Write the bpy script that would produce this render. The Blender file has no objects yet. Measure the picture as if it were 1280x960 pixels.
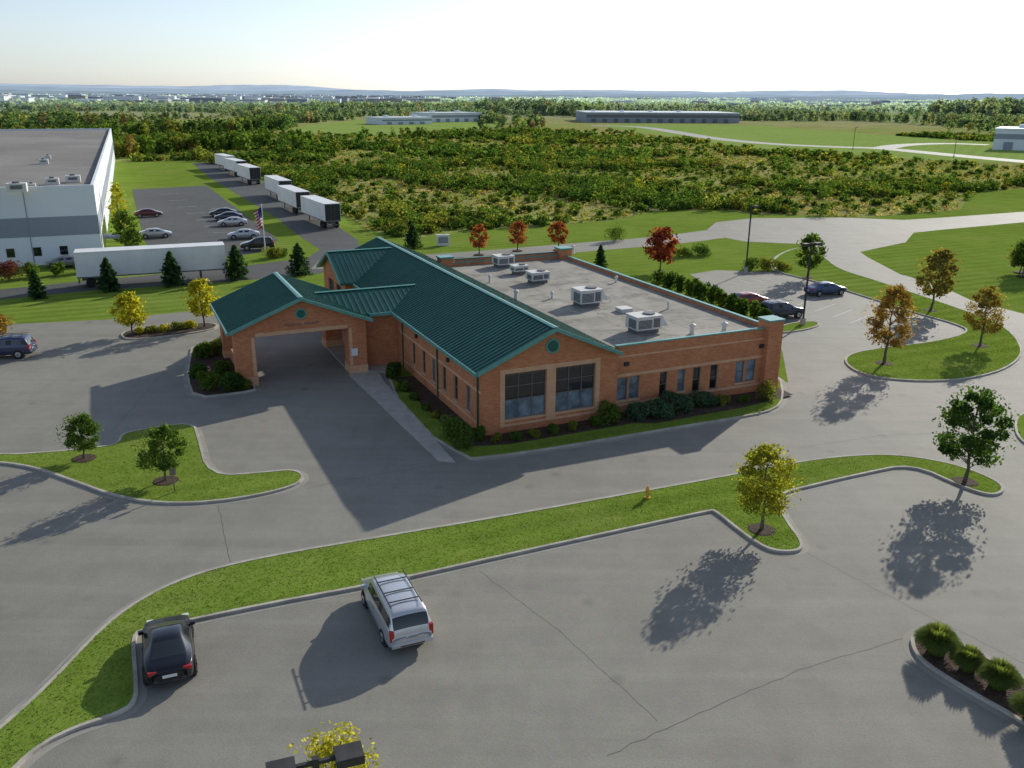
import bpy, math, random
import numpy as np
from mathutils import Vector, Matrix
from mathutils import noise as mnoise
from mathutils.geometry import tessellate_polygon

random.seed(7)
RNG = np.random.default_rng(11)
S = bpy.context.scene
COL = S.collection

# ------------------------------------------------------------------ camera
CAM_H = 21.0
F_PX = 1100.0
PITCH = math.atan(362.0 / F_PX)
ROLL = math.radians(0.4)
camd = bpy.data.cameras.new("camera")
camd.sensor_width = 36.0
camd.lens = F_PX / 1280.0 * 36.0
camd.clip_start = 0.5
camd.clip_end = 40000
cam = bpy.data.objects.new("camera", camd)
COL.objects.link(cam)
CM = Matrix.Rotation(math.pi / 2 - PITCH, 4, 'X') @ Matrix.Rotation(ROLL, 4, 'Z')
cam.matrix_world = Matrix.Translation((0, 0, CAM_H)) @ CM
S.camera = cam
CM3 = CM.to_3x3()
CMI = CM3.inverted()

def G(px, py, z=0.0):
    """survey point: photo point -> place on the horizontal plane z (metres)"""
    d = CM3 @ Vector(((px - 640) / F_PX, -(py - 480) / F_PX, -1.0))
    t = (z - CAM_H) / d.z
    return (d.x * t, d.y * t)

def proj(x, y, z):
    c = CMI @ Vector((x, y, z - CAM_H))
    return (640 + F_PX * c.x / -c.z, 480 - F_PX * c.y / -c.z)

def height_of(base, topy, z0=0.0):
    X, Y = G(base[0], base[1], z0)
    lo, hi = 0.0, 60.0
    for _ in range(40):
        m = (lo + hi) / 2
        if proj(X, Y, z0 + m)[1] > topy: lo = m
        else: hi = m
    return lo

def mpp(px, py):
    X, Y = G(px, py)
    c = CMI @ Vector((X, Y, -CAM_H))
    return -c.z / F_PX

# ------------------------------------------------------------------ light
SUN_AZ = math.radians(35.0)     # clockwise from +Y
SUN_EL = math.radians(21.5)
w = bpy.data.worlds.new("World"); S.world = w; w.use_nodes = True
nt = w.node_tree
for n in list(nt.nodes): nt.nodes.remove(n)
sky = nt.nodes.new('ShaderNodeTexSky'); sky.sky_type = 'NISHITA'
sky.sun_disc = False; sky.sun_elevation = SUN_EL; sky.sun_rotation = SUN_AZ
sky.altitude = 200; sky.air_density = 1.0; sky.dust_density = 0.8; sky.ozone_density = 1.5
hs = nt.nodes.new('ShaderNodeHueSaturation'); hs.inputs['Saturation'].default_value = 0.58; hs.inputs['Value'].default_value = 1.0
tm = nt.nodes.new('ShaderNodeMix'); tm.data_type = 'RGBA'; tm.blend_type = 'MULTIPLY'; tm.inputs[0].default_value = 1.0
tm.inputs[7].default_value = (0.92, 1.0, 1.15, 1)
bg = nt.nodes.new('ShaderNodeBackground'); bg.inputs[1].default_value = 0.14
wo = nt.nodes.new('ShaderNodeOutputWorld')
nt.links.new(sky.outputs[0], hs.inputs['Color']); nt.links.new(hs.outputs[0], tm.inputs[6]); nt.links.new(tm.outputs[2], bg.inputs[0]); nt.links.new(bg.outputs[0], wo.inputs[0])
sl = bpy.data.lights.new("sun", 'SUN'); sl.energy = 5.0; sl.angle = math.radians(0.55)
sl.color = (1.0, 0.95, 0.83)
so = bpy.data.objects.new("sun", sl); COL.objects.link(so)
sd = Vector((math.sin(SUN_AZ) * math.cos(SUN_EL), math.cos(SUN_AZ) * math.cos(SUN_EL), math.sin(SUN_EL)))
so.rotation_euler = sd.to_track_quat('Z', 'Y').to_euler()
so.location = (60, 90, 60)
S.view_settings.view_transform = 'Standard'
S.view_settings.look = 'None'
S.view_settings.exposure = 0

# ------------------------------------------------------------------ materials
def base_mat(name, rough=0.8, spec=0.3, metal=0.0, col=(0.5, 0.5, 0.5)):
    m = bpy.data.materials.new(name); m.use_nodes = True
    t = m.node_tree
    p = t.nodes['Principled BSDF']
    p.inputs['Roughness'].default_value = rough
    p.inputs['Specular IOR Level'].default_value = spec
    p.inputs['Metallic'].default_value = metal
    p.inputs['Base Color'].default_value = (*col, 1)
    return m, t, p

def nd(t, typ, **kw):
    n = t.nodes.new(typ)
    for k, v in kw.items():
        if k in n.inputs.keys(): n.inputs[k].default_value = v
        else: setattr(n, k, v)
    return n

def coords(t, kind='Object'):
    if kind == 'World':
        g = t.nodes.new('ShaderNodeNewGeometry'); return g.outputs['Position']
    return t.nodes.new('ShaderNodeTexCoord').outputs[kind]

def noise_fac(t, vec, scale, detail=4, rough=0.6, lo=0.35, hi=0.65, dist=0.0):
    n = nd(t, 'ShaderNodeTexNoise', Scale=scale, Detail=detail, Roughness=rough, Distortion=dist)
    t.links.new(vec, n.inputs['Vector'])
    r = nd(t, 'ShaderNodeMapRange')
    r.inputs['From Min'].default_value = lo; r.inputs['From Max'].default_value = hi
    t.links.new(n.outputs['Fac'], r.inputs['Value'])
    return r.outputs[0]

def mixc(t, fac, a, b, mode='MIX'):
    m = nd(t, 'ShaderNodeMix', data_type='RGBA', blend_type=mode)
    if isinstance(fac, (int, float)): m.inputs[0].default_value = fac
    else: t.links.new(fac, m.inputs[0])
    for i, c in ((6, a), (7, b)):
        if isinstance(c, tuple): m.inputs[i].default_value = (*c, 1)
        else: t.links.new(c, m.inputs[i])
    return m.outputs[2]

def mathn(t, op, a, b=0.0):
    m = nd(t, 'ShaderNodeMath', operation=op)
    for i, c in ((0, a), (1, b)):
        if isinstance(c, (int, float)): m.inputs[i].default_value = c
        else: t.links.new(c, m.inputs[i])
    return m.outputs[0]

def add_bump(t, p, h, strength=0.3, dist=0.05):
    b = nd(t, 'ShaderNodeBump'); b.inputs['Strength'].default_value = strength
    b.inputs['Distance'].default_value = dist
    t.links.new(h, b.inputs['Height']); t.links.new(b.outputs[0], p.inputs['Normal'])

def noisy(name, a, b, scale=4, rough=0.8, spec=0.3, kind='Object', metal=0, bump=0.0, fine=40):
    m, t, p = base_mat(name, rough, spec, metal)
    v = coords(t, kind)
    f = noise_fac(t, v, scale)
    c = mixc(t, f, a, b)
    f2 = noise_fac(t, v, fine, 2)
    c = mixc(t, mathn(t, 'MULTIPLY', f2, 0.25), c, tuple(x * 0.6 for x in a))
    t.links.new(c, p.inputs['Base Color'])
    if bump: add_bump(t, p, f2, bump)
    return m

def asphalt_mat(name, a, b):
    m, t, p = base_mat(name, 0.78, 0.2)
    v = coords(t, 'World')
    big = noise_fac(t, v, 0.05, 5, 0.6, 0.3, 0.7, 0.5)
    c = mixc(t, big, a, b)
    mid = noise_fac(t, v, 0.45, 5, 0.7, 0.4, 0.75)
    c = mixc(t, mathn(t, 'MULTIPLY', mid, 0.42), c, tuple(x * 0.62 for x in a))
    # drive-lane streaks
    mp = nd(t, 'ShaderNodeMapping'); mp.inputs['Rotation'].default_value = (0, 0, math.radians(-24))
    mp.inputs['Scale'].default_value = (0.04, 0.8, 1)
    t.links.new(v, mp.inputs[0])
    st = noise_fac(t, mp.outputs[0], 1.0, 4, 0.6, 0.45, 0.8)
    c = mixc(t, mathn(t, 'MULTIPLY', st, 0.32), c, tuple(x * 1.35 for x in b))
    mp2 = nd(t, 'ShaderNodeMapping'); mp2.inputs['Rotation'].default_value = (0, 0, math.radians(-24))
    mp2.inputs['Scale'].default_value = (0.35, 0.05, 1)
    t.links.new(v, mp2.inputs[0])
    c = mixc(t, mathn(t, 'MULTIPLY', noise_fac(t, mp2.outputs[0], 1.0, 4, 0.6, 0.5, 0.75), 0.28), c, tuple(x * 0.66 for x in a))
    fine = noise_fac(t, v, 14, 3, 0.8, 0.3, 0.7)
    c = mixc(t, mathn(t, 'MULTIPLY', fine, 0.34), c, tuple(x * 0.5 for x in a))
    # oil spots
    vs = nd(t, 'ShaderNodeTexVoronoi', Scale=0.33); t.links.new(v, vs.inputs['Vector'])
    sp = nd(t, 'ShaderNodeMapRange'); sp.inputs['From Min'].default_value = 0.14; sp.inputs['From Max'].default_value = 0.02
    t.links.new(vs.outputs['Distance'], sp.inputs['Value'])
    c = mixc(t, mathn(t, 'MULTIPLY', sp.outputs[0], 0.3), c, (0.05, 0.05, 0.05))
    t.links.new(c, p.inputs['Base Color'])
    add_bump(t, p, fine, 0.25, 0.02)
    return m

M_asph = asphalt_mat("aged_asphalt", (0.235, 0.222, 0.188), (0.295, 0.28, 0.238))
M_asph2 = asphalt_mat("dark_asphalt", (0.085, 0.085, 0.083), (0.115, 0.115, 0.11))
M_road = asphalt_mat("far_road", (0.32, 0.31, 0.28), (0.38, 0.37, 0.34))

def grass_mat(name, a, b, dry, stripe=0.48, ang=24, sc=.16):
    m, t, p = base_mat(name, 1.0, 0.0)
    v = coords(t, 'World')
    c = mixc(t, noise_fac(t, v, 0.25, 5, 0.65), a, b)
    c = mixc(t, mathn(t, 'MULTIPLY', noise_fac(t, v, 0.07, 6, 0.75, 0.5, 0.75), 0.6), c, dry)
    mp = nd(t, 'ShaderNodeMapping'); mp.inputs['Rotation'].default_value = (0, 0, math.radians(-ang))
    t.links.new(v, mp.inputs[0])
    wv = nd(t, 'ShaderNodeTexWave', bands_direction='Y', Scale=sc, Distortion=0.8)
    wv.inputs['Detail'].default_value = 2
    t.links.new(mp.outputs[0], wv.inputs['Vector'])
    wf = mathn(t, 'MULTIPLY', wv.outputs['Fac'], noise_fac(t, v, 0.03, 2, 0.5, 0.35, 0.6))
    c = mixc(t, mathn(t, 'MULTIPLY', wf, stripe), c, tuple(x * 0.55 for x in a))
    f = noise_fac(t, v, 16, 4, 0.8, 0.3, 0.7)
    c = mixc(t, mathn(t, 'MULTIPLY', f, 0.35), c, tuple(x * 0.5 for x in a))
    f3 = noise_fac(t, v, 2.0, 4, 0.8, 0.5, 0.75)
    c = mixc(t, mathn(t, 'MULTIPLY', f3, 0.3), c, dry)
    t.links.new(c, p.inputs['Base Color'])
    add_bump(t, p, f, 0.35, 0.05)
    return m
M_grass = grass_mat("mown_grass", (0.165, 0.25, 0.036), (0.22, 0.31, 0.05), (0.32, 0.32, 0.10))
M_grassfar = grass_mat("far_lawn", (0.24, 0.35, 0.08), (0.31, 0.41, 0.11), (0.38, 0.38, 0.15), 0.25, 60, .06)

# field ground: weeds, goldenrod, far: distance haze blended into the base colour
m, t, p = base_mat("wild_field", 1.0, 0.0)
v = coords(t, 'World')
c = mixc(t, noise_fac(t, v, 0.03, 6, 0.7), (0.24, 0.26, 0.07), (0.42, 0.36, 0.15))
c = mixc(t, noise_fac(t, v, 0.012, 5, 0.7, 0.5, 0.62), c, (0.27, 0.33, 0.08))
c = mixc(t, mathn(t, 'MULTIPLY', noise_fac(t, v, 0.5, 5, 0.8, 0.45, 0.65), 0.4), c, (0.13, 0.15, 0.04))
c = mixc(t, mathn(t, 'MULTIPLY', noise_fac(t, v, 0.12, 5, 0.8, 0.55, 0.65), 0.6), c, (0.44, 0.34, 0.15))
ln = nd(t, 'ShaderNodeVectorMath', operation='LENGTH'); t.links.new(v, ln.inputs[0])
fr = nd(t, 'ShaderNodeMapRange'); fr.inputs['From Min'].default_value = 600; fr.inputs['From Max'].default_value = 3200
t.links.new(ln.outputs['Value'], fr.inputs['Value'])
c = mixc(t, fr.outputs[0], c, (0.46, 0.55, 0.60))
t.links.new(c, p.inputs['Base Color'])
add_bump(t, p, noise_fac(t, v, 0.8, 4), 0.6, 0.4)
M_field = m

# leaves use a per-leaf colour attribute
m = bpy.data.materials.new("leaves"); m.use_nodes = True; t = m.node_tree
for n in list(t.nodes): t.nodes.remove(n)
at = nd(t, 'ShaderNodeAttribute', attribute_name="Col")
df = nd(t, 'ShaderNodeBsdfDiffuse'); tr = nd(t, 'ShaderNodeBsdfTranslucent')
mx = nd(t, 'ShaderNodeMixShader'); mx.inputs[0].default_value = 0.5
o = nd(t, 'ShaderNodeOutputMaterial')
lit = mixc(t, 1.0, at.outputs['Color'], (1.35, 1.35, 1.3), 'MULTIPLY')
warm = mixc(t, 1.0, at.outputs['Color'], (1.95, 1.9, 0.95), 'MULTIPLY')
t.links.new(lit, df.inputs[0]); t.links.new(warm, tr.inputs[0])
t.links.new(df.outputs[0], mx.inputs[1]); t.links.new(tr.outputs[0], mx.inputs[2]); t.links.new(mx.outputs[0], o.inputs[0])
M_leaf = m
M_bark = noisy("bark", (0.09, 0.07, 0.05), (0.16, 0.13, 0.10), 8)

def brick_mat(name, c1, c2, mort):
    m, t, p = base_mat(name, 0.85, 0.2)
    v = coords(t, 'Object')
    sx = nd(t, 'ShaderNodeSeparateXYZ'); t.links.new(v, sx.inputs[0])
    cb = nd(t, 'ShaderNodeCombineXYZ')
    t.links.new(mathn(t, 'ADD', sx.outputs[0], sx.outputs[1]), cb.inputs[0]); t.links.new(sx.outputs[2], cb.inputs[1])
    b = nd(t, 'ShaderNodeTexBrick'); b.inputs['Scale'].default_value = 1
    b.inputs['Brick Width'].default_value = 0.30; b.inputs['Row Height'].default_value = 0.10
    b.inputs['Mortar Size'].default_value = 0.007; b.inputs['Mortar Smooth'].default_value = 0.2
    b.inputs['Color1'].default_value = (*c1, 1); b.inputs['Color2'].default_value = (*c2, 1); b.inputs['Mortar'].default_value = (*mort, 1)
    t.links.new(cb.outputs[0], b.inputs['Vector'])
    c = mixc(t, mathn(t, 'MULTIPLY', noise_fac(t, v, 0.7, 5, 0.7, 0.4, 0.7), 0.35), b.outputs['Color'], tuple(x * 0.6 for x in c1))
    t.links.new(c, p.inputs['Base Color'])
    return m
M_brick = brick_mat("red_brick", (0.48, 0.165, 0.07), (0.60, 0.24, 0.11), (0.45, 0.28, 0.18))
M_brick2 = brick_mat("tan_brick", (0.62, 0.34, 0.19), (0.70, 0.41, 0.24), (0.55, 0.4, 0.28))
M_teal = noisy("green_metal_roof", (0.009, 0.095, 0.066), (0.014, 0.126, 0.090), 0.6, 0.42, 0.5)
M_tealtrim = noisy("green_trim", (0.09, 0.29, 0.24), (0.14, 0.36, 0.30), 2, 0.35, 0.5)  # paler green trim; on ridge caps this colour stands in for a glint
m, t, p = base_mat("flat_roof_membrane", 0.85, 0.15)
v = coords(t, 'Object')
c = mixc(t, noise_fac(t, v, 0.25, 6, 0.7, 0.35, 0.65, 1.0), (0.25, 0.23, 0.19), (0.38, 0.35, 0.30))
c = mixc(t, mathn(t, 'MULTIPLY', noise_fac(t, v, 0.45, 6, 0.75, 0.50, 0.60, 0.8), 0.65), c, (0.12, 0.112, 0.10))
c = mixc(t, mathn(t, 'MULTIPLY', noise_fac(t, v, 5, 5, 0.7), 0.25), c, (0.46, 0.43, 0.38))
bt = nd(t, 'ShaderNodeTexBrick'); bt.inputs['Scale'].default_value = 1; bt.inputs['Brick Width'].default_value = 9
bt.inputs['Row Height'].default_value = 3; bt.inputs['Mortar Size'].default_value = 0.04
bt.inputs['Color1'].default_value = (1, 1, 1, 1); bt.inputs['Color2'].default_value = (.85, .85, .85, 1); bt.inputs['Mortar'].default_value = (.55, .55, .55, 1)
t.links.new(v, bt.inputs['Vector'])
c = mixc(t, 1.0, c, bt.outputs['Color'], 'MULTIPLY')
t.links.new(c, p.inputs['Base Color']); M_deck = m
M_conc = noisy("concrete", (0.38, 0.36, 0.31), (0.48, 0.45, 0.40), 1.5, 0.85, kind='World')
M_kerb = noisy("kerb_concrete", (0.34, 0.31, 0.26), (0.52, 0.48, 0.41), 0.9, 0.9, kind='World', fine=9)
M_gutter = noisy("gutter_concrete", (0.26, 0.247, 0.21), (0.34, 0.324, 0.28), 0.6, 0.85, kind='World')
M_mulch = noisy("mulch", (0.05, 0.032, 0.022), (0.10, 0.065, 0.045), 3, 0.95, kind='World', bump=0.8, fine=12)
M_white = noisy("white_metal", (0.70, 0.71, 0.70), (0.80, 0.80, 0.79), 0.5, 0.5)
M_panelw = noisy("white_wall_panel", (0.68, 0.72, 0.76), (0.76, 0.79, 0.82), 0.1, 0.7)
M_panelg = noisy("grey_wall_panel", (0.26, 0.29, 0.34), (0.30, 0.33, 0.38), 0.1, 0.7)
M_whroof = noisy("gravel_roof", (0.18, 0.165, 0.15), (0.26, 0.24, 0.22), 0.05, 0.95, fine=1.5)
M_unit = noisy("hvac_paint", (0.60, 0.59, 0.55), (0.70, 0.69, 0.65), 1.5, 0.6)
M_dark = noisy("dark_metal", (0.03, 0.03, 0.032), (0.05, 0.05, 0.05), 3, 0.6)
M_grille = noisy("grille_grey", (0.13, 0.13, 0.13), (0.2, 0.2, 0.2), 6, 0.7)
M_tire = noisy("tire_rubber", (0.018, 0.018, 0.018), (0.03, 0.03, 0.03), 10, 0.9)
M_rim = noisy("alloy_rim", (0.45, 0.45, 0.46), (0.55, 0.55, 0.56), 8, 0.3, 0.5, metal=0.8)
M_glass = base_mat("window_glass", 0.06, 0.9, 0, (0.012, 0.015, 0.018))[0]
M_glassl = noisy("pale_blue_glass", (0.08, 0.11, 0.14), (0.24, 0.30, 0.36), 1.1, 0.12, 0.8)  # paler bluish panes with soft mottling
M_cglass = base_mat("car_glass", 0.05, 0.8, 0, (0.015, 0.02, 0.022))[0]
M_frame = noisy("window_frame", (0.16, 0.13, 0.11), (0.20, 0.17, 0.14), 5, 0.5)
M_red = base_mat("red_lens", 0.15, 0.6, 0, (0.45, 0.012, 0.012))[0]
M_amber = base_mat("clear_lens", 0.15, 0.6, 0, (0.7, 0.68, 0.62))[0]
M_paintline = noisy("road_paint", (0.45, 0.45, 0.43), (0.62, 0.62, 0.6), 1.2, 0.8, kind='World')
M_tar = noisy("crack_sealant", (0.08, 0.076, 0.07), (0.12, 0.115, 0.10), 1.2, 0.8, kind='World')
M_hyd = noisy("hydrant_paint", (0.60, 0.36, 0.05), (0.68, 0.42, 0.07), 6, 0.5)
M_trunkd = noisy("soffit", (0.30, 0.26, 0.21), (0.36, 0.31, 0.26), 1, 0.8)
_paint = {}
def paint(col, metal=0.3):
    k = tuple(col)
    if k not in _paint:
        m, t, p = base_mat("car_paint", 0.28, 0.5, metal, col)
        p.inputs['Coat Weight'].default_value = 0.6; p.inputs['Coat Roughness'].default_value = 0.05
        v = coords(t, 'Object')
        t.links.new(mixc(t, mathn(t, 'MULTIPLY', noise_fac(t, v, 2, 4), 0.3), tuple(col), tuple(x * 0.75 for x in col)), p.inputs['Base Color'])
        _paint[k] = m
    return _paint[k]

# ------------------------------------------------------------------ mesh tools
class MB:
    def __init__(s): s.V = []; s.F = []; s.M = []
    def add(s, vs, fs, m=0):
        b = len(s.V); s.V += [tuple(v) for v in vs]
        for f in fs: s.F.append([i + b for i in f]); s.M.append(m)
    def quad(s, a, b, c, d, m=0): s.add([a, b, c, d], [(0, 1, 2, 3)], m)
    def box(s, x0, x1, y0, y1, z0, z1, m=0, T=None):
        vs = [(x, y, z) for z in (z0, z1) for x, y in ((x0, y0), (x1, y0), (x1, y1), (x0, y1))]
        if T: vs = [T(*v) for v in vs]
        s.add(vs, [(3, 2, 1, 0), (4, 5, 6, 7), (0, 1, 5, 4), (1, 2, 6, 5), (2, 3, 7, 6), (3, 0, 4, 7)], m)
    def cyl(s, c, r0, r1, h, m=0, k=12, axis='z'):
        vs = []
        for r, z in ((r0, 0), (r1, h)):
            for i in range(k):
                a = 2 * math.pi * i / k
                p = (r * math.cos(a), r * math.sin(a), z)
                if axis == 'y': p = (p[0], p[2], p[1])
                if axis == 'x': p = (p[2], p[0], p[1])
                vs.append((c[0] + p[0], c[1] + p[1], c[2] + p[2]))
        fs = [(i, (i + 1) % k, k + (i + 1) % k, k + i) for i in range(k)] + [tuple(range(k, 2 * k)), tuple(range(k))[::-1]]
        s.add(vs, fs, m)
    def prism(s, poly, z0, z1, mt=0, ms=None):
        n = len(poly); ms = mt if ms is None else ms
        b = [(x, y, z0) for x, y in poly]; tp = [(x, y, z1) for x, y in poly]
        s.add(b + tp, [(i, (i + 1) % n, n + (i + 1) % n, n + i) for i in range(n)], ms)
        s.add(tp, [tuple(range(n))], mt)
    def build(s, name, mats, parent=None, loc=None, rotz=0, smooth=False):
        me = bpy.data.meshes.new(name); me.from_pydata(s.V, [], s.F)
        for m in mats: me.materials.append(m)
        me.polygons.foreach_set('material_index', s.M)
        if smooth: me.polygons.foreach_set('use_smooth', [True] * len(s.F))
        me.update()
        o = bpy.data.objects.new(name, me); COL.objects.link(o)
        if parent: o.parent = parent
        if loc: o.location = loc
        o.rotation_euler = (0, 0, rotz)
        return o

def empty(name, loc=(0, 0, 0), rotz=0):
    e = bpy.data.objects.new(name, None); COL.objects.link(e)
    e.location = loc; e.rotation_euler = (0, 0, rotz); e.empty_display_size = 0.5
    return e

def quads_obj(name, Q, C, MI, mats, loc=(0, 0, 0)):
    """Q (n,4,3) C (n,3)"""
    n = len(Q)
    me = bpy.data.meshes.new(name)
    me.vertices.add(n * 4); me.vertices.foreach_set('co', Q.reshape(-1).astype(np.float32))
    me.loops.add(n * 4); me.loops.foreach_set('vertex_index', np.arange(n * 4, dtype=np.int32))
    me.polygons.add(n); me.polygons.foreach_set('loop_start', np.arange(0, n * 4, 4, dtype=np.int32))
    for m in mats: me.materials.append(m)
    me.polygons.foreach_set('material_index', MI.astype(np.int32))
    me.update(calc_edges=True)
    a = me.color_attributes.new("Col", 'FLOAT_COLOR', 'POINT')
    cc = np.ones((n, 4, 4), np.float32); cc[:, :, :3] = C[:, None, :]
    a.data.foreach_set('color', cc.reshape(-1))
    o = bpy.data.objects.new(name, me); COL.objects.link(o); o.location = loc
    return o

def unit(a): return a / np.maximum(np.linalg.norm(a, axis=1, keepdims=True), 1e-9)

def leafquads(P, N, size, jit=0.7, asp=0.62, rng=RNG):
    n = len(P)
    N = unit(N + jit * rng.normal(size=(n, 3)))
    T = unit(np.cross(N, rng.normal(size=(n, 3)))); B = np.cross(N, T)
    s = (np.asarray(size) * rng.uniform(0.7, 1.3, n))[:, None]
    return np.stack([P - T * s, P - B * s * asp, P + T * s, P + B * s * asp], 1)

def tube(pts, rad, k=6):
    out = []
    for (a, b, r0, r1) in zip(pts[:-1], pts[1:], rad[:-1], rad[1:]):
        a = np.array(a, float); b = np.array(b, float); d = b - a; d /= np.linalg.norm(d) + 1e-9
        u = np.cross(d, [1, 0, 0] if abs(d[0]) < .8 else [0, 1, 0]); u /= np.linalg.norm(u); v = np.cross(d, u)
        for i in range(k):
            t0, t1 = 2 * math.pi * i / k, 2 * math.pi * (i + 1) / k
            e0 = math.cos(t0) * u + math.sin(t0) * v; e1 = math.cos(t1) * u + math.sin(t1) * v
            out.append([a + e0 * r0, a + e1 * r0, b + e1 * r1, b + e0 * r1])
    return np.array(out)

# palettes (dark, mid, light)
PAL = {
 'green': [(0.045, 0.085, 0.018), (0.07, 0.12, 0.025), (0.11, 0.16, 0.035)],
 'dkgreen': [(0.03, 0.065, 0.018), (0.045, 0.09, 0.022), (0.08, 0.13, 0.03)],
 'yellowgreen': [(0.14, 0.16, 0.02), (0.23, 0.23, 0.03), (0.30, 0.28, 0.05)],
 'yellow': [(0.20, 0.20, 0.02), (0.33, 0.31, 0.03), (0.40, 0.36, 0.05)],
 'orange': [(0.15, 0.095, 0.03), (0.22, 0.14, 0.04), (0.26, 0.175, 0.06)],
 'orange2': [(0.14, 0.11, 0.03), (0.20, 0.145, 0.04), (0.22, 0.18, 0.055)],
 'olivegold': [(0.12, 0.11, 0.03), (0.18, 0.145, 0.04), (0.165, 0.165, 0.045)],
 'red': [(0.12, 0.027, 0.02), (0.18, 0.04, 0.028), (0.22, 0.07, 0.03)],
 'redorange': [(0.18, 0.05, 0.03), (0.25, 0.077, 0.037), (0.27, 0.12, 0.045)],
 'pine': [(0.022, 0.05, 0.02), (0.03, 0.07, 0.028), (0.05, 0.09, 0.035)],
 'shrub': [(0.05, 0.09, 0.018), (0.08, 0.13, 0.026), (0.115, 0.165, 0.035)],
 'olive': [(0.10, 0.12, 0.025), (0.15, 0.165, 0.035), (0.19, 0.20, 0.05)],
 'juniper': [(0.04, 0.085, 0.05), (0.06, 0.11, 0.065), (0.09, 0.14, 0.08)],
 'maroon': [(0.06, 0.02, 0.02), (0.10, 0.03, 0.025), (0.14, 0.05, 0.03)],
 'rust': [(0.14, 0.11, 0.035), (0.19, 0.14, 0.05), (0.23, 0.18, 0.07)],
 'straw': [(0.20, 0.17, 0.07), (0.27, 0.23, 0.09), (0.32, 0.28, 0.12)],
 'lawn': [(0.08, 0.13, 0.018), (0.105, 0.165, 0.026), (0.15, 0.195, 0.04)],
}
def pick(pal, f):
    P = np.array(PAL[pal]); f = np.clip(f, 0, 1.999)
    i = f.astype(int); fr = (f - i)[:, None]
    return P[i] * (1 - fr) + P[i + 1] * fr

def make_tree(name, X, Y, z0, h, R, pal, seed, nleaf=2600, leaf=0.15, c0=0.24, nclump=30):
    r = np.random.default_rng(seed)
    lean = r.uniform(-.04, .04, 2) * h
    npt = 7
    tz = np.linspace(0, 0.88 * h, npt)
    tp = [(lean[0] * (z / h) + r.uniform(-.02, .02) * h * .6 * (i > 0), lean[1] * (z / h) + r.uniform(-.02, .02) * h * .6 * (i > 0), z) for i, z in enumerate(tz)]
    r0 = 0.016 * h + 0.015
    tr_ = [r0 * (1.25 if i == 0 else 1) * (1 - 0.85 * z / (0.9 * h)) for i, z in enumerate(tz)]
    Q = [tube(tp, tr_, 7)]
    PP = []; NN = []; CF = []
    for i in range(nclump):
        f = (i + r.uniform(0, 1)) / nclump
        env = R * (math.sin(math.pi * (0.13 + 0.80 * f)) ** 0.75) * (1.08 - 0.25 * f)
        a = i * 2.4 + r.uniform(-.5, .5)
        rad = env * r.uniform(0.35, 0.86)
        rc = R * r.uniform(0.20, 0.36) * (1 - 0.25 * f)
        zc = h * (c0 + (1 - c0) * f) - (rc * 0.6 if f > .8 else 0) + (rc * .3 if f < .15 else 0)
        cc = np.array([lean[0] * f + rad * math.cos(a), lean[1] * f + rad * math.sin(a), zc])
        zb = max(0.14 * h, zc - rad * 0.75)
        j = np.interp(zb, tz, np.arange(npt)); jj = int(j); fr = j - jj
        st = np.array(tp[min(jj, npt - 1)]) * (1 - fr) + np.array(tp[min(jj + 1, npt - 1)]) * fr
        mid = (st + cc) / 2 + np.array([0, 0, rad * .08])
        Q.append(tube([st, mid, cc], [r0 * .33, r0 * .2, r0 * .06], 4))
        n = int(nleaf / nclump * r.uniform(.6, 1.4))
        d = unit(r.normal(size=(n, 3)))
        rr = rc * r.uniform(0.15, 1, n) ** 0.45
        p = cc + d * rr[:, None] * np.array([1.1, 1.1, .8])
        PP.append(p); NN.append(d + np.array([0, 0, .3])); CF.append(np.clip(r.uniform(0.3, 1.5) + r.normal(0, .35, n), 0, 1.99))
    # twigs of loose leaves
    n = nleaf // 8
    f = r.uniform(0, 1, n); env = R * np.sin(np.pi * (0.13 + .8 * f)) ** .75 * 1.08
    a = r.uniform(0, 6.283, n); rad = env * r.uniform(.5, 1.08, n)
    PP.append(np.stack([rad * np.cos(a), rad * np.sin(a), h * (c0 + (1 - c0) * f)], 1)); NN.append(r.normal(size=(n, 3))); CF.append(r.uniform(0, 1.99, n))
    P = np.concatenate(PP); N = np.concatenate(NN); f = np.concatenate(CF)
    bark = np.concatenate(Q); L = leafquads(P, N, leaf, 0.9, rng=r)
    C = pick(pal, f) * r.uniform(.8, 1.2, (len(f), 1))
    return quads_obj(name, np.concatenate([bark, L]), np.concatenate([np.full((len(bark), 3), .1), C]),
                     np.concatenate([np.ones(len(bark)), np.zeros(len(L))]), [M_leaf, M_bark], (X, Y, z0))

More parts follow.
